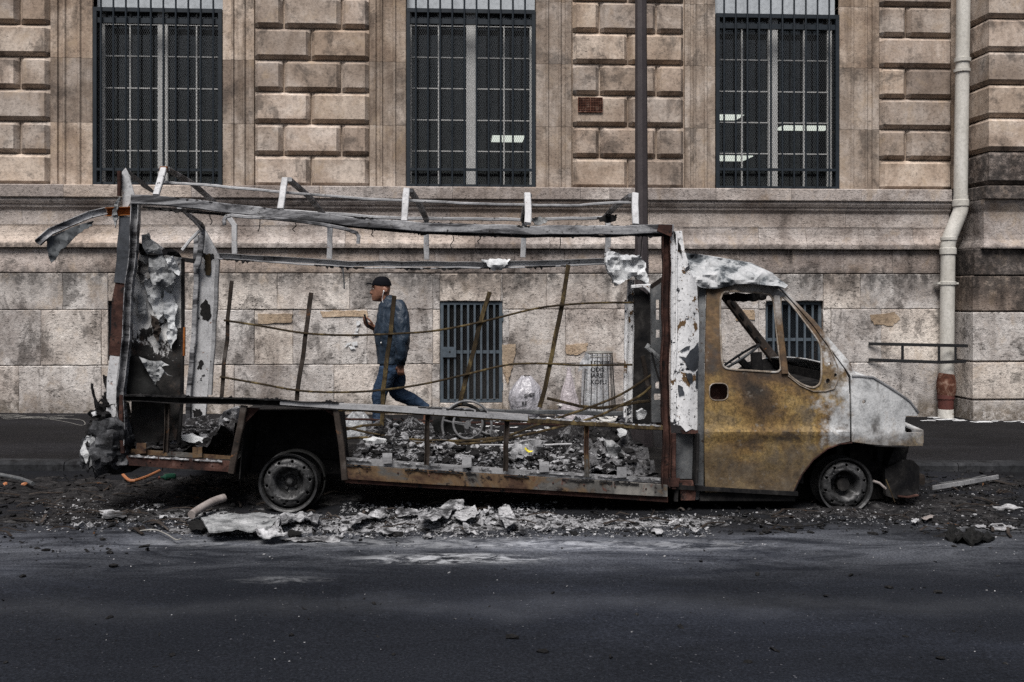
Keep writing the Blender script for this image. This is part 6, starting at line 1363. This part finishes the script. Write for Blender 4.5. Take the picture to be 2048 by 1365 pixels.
def ball(c, rx, ry, rz, n=14):
    V = []; Fc = []
    for j in range(n+1):
        b = math.pi*j/n
        for i in range(n): a = 2*math.pi*i/n; V.append(Vector(c)+Vector((rx*math.sin(b)*math.cos(a), ry*math.sin(b)*math.sin(a), rz*math.cos(b))))
    for j in range(n):
        for i in range(n): a = j*n+i; b = j*n+(i+1) % n; Fc.append((a, b, b+n, a+n))
    return V, Fc
def union(name, vf, vox, sm_, mat, par, disp=None):
    m = mesh('tmp', *vf); bm = bmesh.new(); bm.from_mesh(m); bmesh.ops.remove_doubles(bm, verts=bm.verts, dist=1e-5); bmesh.ops.recalc_face_normals(bm, faces=bm.faces); bm.to_mesh(m); bm.free()
    o = bpy.data.objects.new('tmp', m); COL.objects.link(o)
    r = o.modifiers.new('r', 'REMESH'); r.mode = 'VOXEL'; r.voxel_size = vox
    s_ = o.modifiers.new('s', 'SMOOTH'); s_.iterations = sm_; s_.factor = .5
    dg = bpy.context.evaluated_depsgraph_get(); dg.update(); m2 = bpy.data.meshes.new_from_object(o.evaluated_get(dg)); bpy.data.objects.remove(o)
    if disp:
        m2.update(); ns = [v.normal.copy() for v in m2.vertices]
        for v, nn in zip(m2.vertices, ns): v.co += nn*disp(v.co)
    m2.materials.clear(); m2.materials.append(mat); m2.polygons.foreach_set('use_smooth', [True]*len(m2.polygons)); m2.update(); m2.name = name
    return link(name, m2, par)
def cloth(name, ca, cb, rough, spec, sx, sz, st_, wear=None):
    k = NM(name, rough, 0, spec)
    fo = k.noise(1, 4, .55, 1.2, k.vec((sx, sx, sz))); c = k.ramp(fo, [(.3, ca), (.7, cb)])
    if wear: c = k.mix(k.ramp(k.noise(5, 3, .5), [(.5, 0), (.62, .6)]), c, wear)
    k.col(c); k.bump(fo, st_, .05); M[name] = k.m
cloth('jacket', (.013, .022, .036), (.018, .030, .048), .5, .35, 8, 4, .7)
cloth('jeans', (.013, .026, .052), (.026, .046, .082), .85, .15, 12, 16, .5, (.055, .08, .12))
k = NM('skin', .5, 0, .4); c = k.ramp(k.noise(18, 4, .6), [(.3, (.14, .065, .042)), (.7, (.24, .12, .08))]); k.col(c); k.bump(k.noise(60, 3, .6), .2, .004); M['skin'] = k.m
plain('cap_cloth', (.004, .0045, .007), .85, 0, .1); plain('shoe', (.012, .012, .014), .6)
plain('eye_white', (.55, .5, .45), .3)
MAN = thing('person', 'man in dark cap, navy bomber jacket and jeans walking left with a phone', 'person', (mp(790, 860).x, YM, pg_(mp(790, 860).x)))
head = secs([(764, 555, 0, 9, .05), (763.5, 562, 0, 15, .07), (763, 570, 0, 18, .077), (763, 578, 0, 18, .077), (762, 586, 0, 17.2, .073), (760, 592, 0, 15.3, .067), (757.5, 597, 0, 12, .055), (755, 601, 0, 8.8, .042), (756, 603.5, 0, 6, .03)])
nose = cat_(limb([(746.2, 577, 0, .012), (743.6, 583, 0, .015), (742.3, 586.3, 0, .016), (744, 588, 0, .013)], 10), ball(mp(745, 587.3, -.014), .012, .010, .009), ball(mp(745, 587.3, .014), .012, .010, .009))
lips = cat_(limb([(747, 593, -.03, .007), (744.4, 592.2, 0, .010), (747, 593, .03, .007)], 8), limb([(747, 595.6, -.026, .007), (744.8, 595.8, 0, .011), (747, 595.6, .026, .007)], 8), ball(mp(747.5, 600, 0), .02, .022, .016))
brow = limb([(750, 574.5, -.055, .012), (745.8, 573.5, -.02, .014), (745.8, 573.5, .02, .014), (750, 574.5, .055, .012)], 8)
ears = cat_(ball(mp(770, 580.5, -.077), .022, .010, .032), ball(mp(770, 580.5, .077), .022, .010, .032), limb([(773, 577, -.085, .006), (774.5, 580, -.088, .006), (772, 585, -.084, .006)], 6))
neck = limb([(768, 590, 0, .058), (771, 600, 0, .058), (775, 614, 0, .065)])
trunk = secs([(778, 610, 0, 12, .10), (782, 625, 0, 22, .17), (783, 660, 0, 24, .17), (784, 700, 0, 22, .16), (784, 735, 0, 21, .165), (784, 748, 0, 18, .15)])
legF = limb([(778, 738, -.085, .09), (762, 786, -.095, .06), (758.5, 820, -.095, .058), (759, 852, -.09, .04)]); legR = limb([(789, 738, .085, .09), (793, 783, .095, .062), (820, 800, .095, .055), (851, 819, .095, .04)])
footF = cat_(limb([(761, 855, -.09, .038), (756, 862, -.09, .035), (740, 865, -.09, .028)])); footR = limb([(851, 820, .095, .036), (853, 836, .095, .036), (847, 852, .095, .03), (840, 861, .095, .022)])
armN = limb([(794, 614, -.18, .055), (803, 670, -.235, .042), (801, 700, -.235, .042), (801.5, 730, -.225, .028)]); armF = limb([(784, 614, .18, .055), (784, 672, .215, .042), (765, 664, .18, .04), (746, 655, .13, .027)])
def hand(c, down, fwd, side, curl, sc=1.0):
    """palm along down, fingers bend towards fwd, thumb on the fwd side"""
    c, down, fwd, side = Vector(c), Vector(down).normalized(), Vector(fwd).normalized(), Vector(side).normalized(); out = []
    def lt(P, r): out.append(sweep(cr([tuple(p) for p in P], 4), circ(1, 10), ref=side, scale=[r*(1-.25*i/(4*(len(P)-1))) for i in range(4*(len(P)-1)+1)]))
    for q in (-1, 0, 1): lt([c+side*.0+fwd*(.022*q)*sc-down*.02*sc, c+fwd*(.026*q)*sc+down*.07*sc], .017*sc)
    for i, L in enumerate((.066, .076, .072, .056)):
        b = c+fwd*((.033-.022*i)*sc)+down*.07*sc; P = [b]; a = 0
        for k, l in enumerate((.45, .32, .25)):
            a += curl*(.55+.25*k); P.append(P[-1]+(down*math.cos(a)+side*math.sin(a))*L*l*sc)
        lt(P, .0095*sc)
    lt([c+fwd*.03*sc, c+fwd*.052*sc+down*.025*sc+side*.012*sc, c+fwd*.05*sc+down*.055*sc+side*.03*sc, c+fwd*.04*sc+down*.075*sc+side*.038*sc], .011*sc)
    return cat_(*out)
hN = hand(mp(801.5, 733, -.225), (.03, 0, -1), (-1, .1, 0), (0.1, 1, 0), 1.15, .95)
hF = hand(mp(746.5, 655.5, .11), (-.85, -.1, .45), (.1, -.75, .62), (-.1, -.1, 1), 1.2, 1.15)
union('body', cat_(head, nose, lips, brow, ears, neck, trunk, legF, legR, footF, footR, armN, armF, hN, hF), .0058, 3, M['skin'], MAN)
body = [o for o in MAN.children][0]
for dy in (-.032, .032): ob('eye', ball(mp(747.0, 578.5, dy), .011, .012, .008, 10), M['eye_white'], body, True); ob('iris', ball(mp(745.6, 578.5, dy*1.02), .005, .006, .006, 8), M['ink'], body, True)
def folds(sc, amp, seed): return lambda p: amp*(fb(p.x*sc, p.y*sc, p.z*sc*.75+seed, 3)) + amp*.35*abs(fb(p.x*sc*1.6, p.y*sc*1.5, p.z*sc*2.2+seed, 1))
jt = secs([(775, 590, 0, 9.5, .066), (776, 598, 0, 13, .085), (780, 604, 0, 19, .13), (782, 612, 0, 24, .18), (783, 630, 0, 28.5, .20), (783, 652, 0, 31, .205), (784, 676, 0, 33.5, .20), (785, 698, 0, 33, .195), (784, 708, 0, 29, .185), (783, 714, 0, 26.5, .175), (783, 727, 0, 26, .172)])
jn = limb([(793, 609, -.15, .078), (800, 630, -.215, .088), (806, 665, -.25, .083), (804, 695, -.25, .078), (802, 715, -.24, .068), (801.5, 724, -.23, .05), (801.5, 729, -.228, .046)])
jf = limb([(784, 609, .15, .078), (786, 635, .21, .088), (786, 668, .22, .08), (770, 667, .19, .07), (755, 660, .15, .055), (751, 658, .14, .046)])
union('jacket', cat_(jt, jn, jf), .0085, 3, M['jacket'], MAN, folds(5.5, .022, 1.3))
ob('jacket_cuff', limb([(801.8, 722, -.23, .05), (801.5, 731, -.227, .046)]), M['cap_cloth'], [o for o in MAN.children if o.name.startswith('jacket')][0], True)
ob('jacket_zip', ball(mp(762, 686, -.185), .006, .004, .01, 8), M['white_plastic'], [o for o in MAN.children if o.name.startswith('jacket')][0], True)
jp = secs([(783, 722, 0, 24, .16), (784, 734, 0, 24, .172), (784, 745, 0, 23, .168), (784, 753, 0, 17, .15)])
jF = limb([(777, 738, -.082, .105), (768, 765, -.09, .092), (759, 788, -.095, .078), (757.5, 815, -.095, .07), (758.5, 848, -.09, .062), (759, 857, -.09, .062)]); jR = limb([(790, 738, .082, .108), (793, 765, .09, .095), (794, 784, .095, .083), (815, 796, .095, .074), (842, 811, .095, .062), (853, 819, .095, .058)])
union('jeans', cat_(jp, jF, jR), .0085, 3, M['jeans'], MAN, folds(11, .012, 5.1))
sh = union('shoe', cat_(limb([(764, 858, -.09, .04), (755, 862, -.09, .042), (744, 865, -.09, .036), (737, 866.5, -.09, .026)]), secs([(751, 866, -.09, 16, .045), (751, 868.5, -.09, 16, .045)])), .006, 2, M['shoe'], MAN)
union('shoe', cat_(limb([(854, 820, .095, .04), (856, 838, .095, .042), (850, 853, .095, .036), (841, 862, .095, .026)])), .006, 2, M['shoe'], MAN)
cap = secs([(764, 553, 0, 5, .03), (764, 554.5, 0, 10, .05), (763.5, 558, 0, 14.5, .07), (763.5, 563, 0, 18, .082), (763.5, 569, 0, 19.6, .086), (765, 572, 0, 18.6, .085)])
cp = union('cap', cap, .006, 2, M['cap_cloth'], MAN)
bv = []
for j in range(7):
    y = -.075+.15*j/6; ex = 1-abs(y/.085)**2.2
    for i in range(5):
        t = i/4; p = mp(750-17.5*t*max(.15, ex), 569.0-1.5*t-2.2*math.sin(t*2.4)+2.2*abs(y/.075)**2, 0); bv.append(Vector((p.x, YM+y, p.z)))
bf = [(j*5+i, j*5+i+1, j*5+i+6, j*5+i+5) for j in range(6) for i in range(4)]
ob('cap_brim', (bv, bf), M['cap_cloth'], cp, True).modifiers.new('t', 'SOLIDIFY').thickness = .012
ep = ob('earphone', ball(mp(767.6, 583, -.083), .008, .009, .013, 10), M['white_plastic'], MAN, True)
ob('earphone_wire', sweep(cr([tuple(mp(a, b, d)) for a, b, d in ((767, 584.5, -.09), (765.5, 591, -.088), (764.5, 598, -.07), (766, 606, -.08))], 4), circ(.0028, 5)), M['white_plastic'], ep, True)
p0, p1 = mp(731.6, 631, .06), mp(740, 655, .075)
ax = (p1-p0).normalized()
ph = sweep([p0+Vector((-.012, -.02, .01)), p1+Vector((-.012, -.02, 0))], brect(.017, .068, .003), ref=(0, 1, 0)); tag(ob('phone', ph, M['phone']), 'thin black phone held up in front of the man', 'phone')
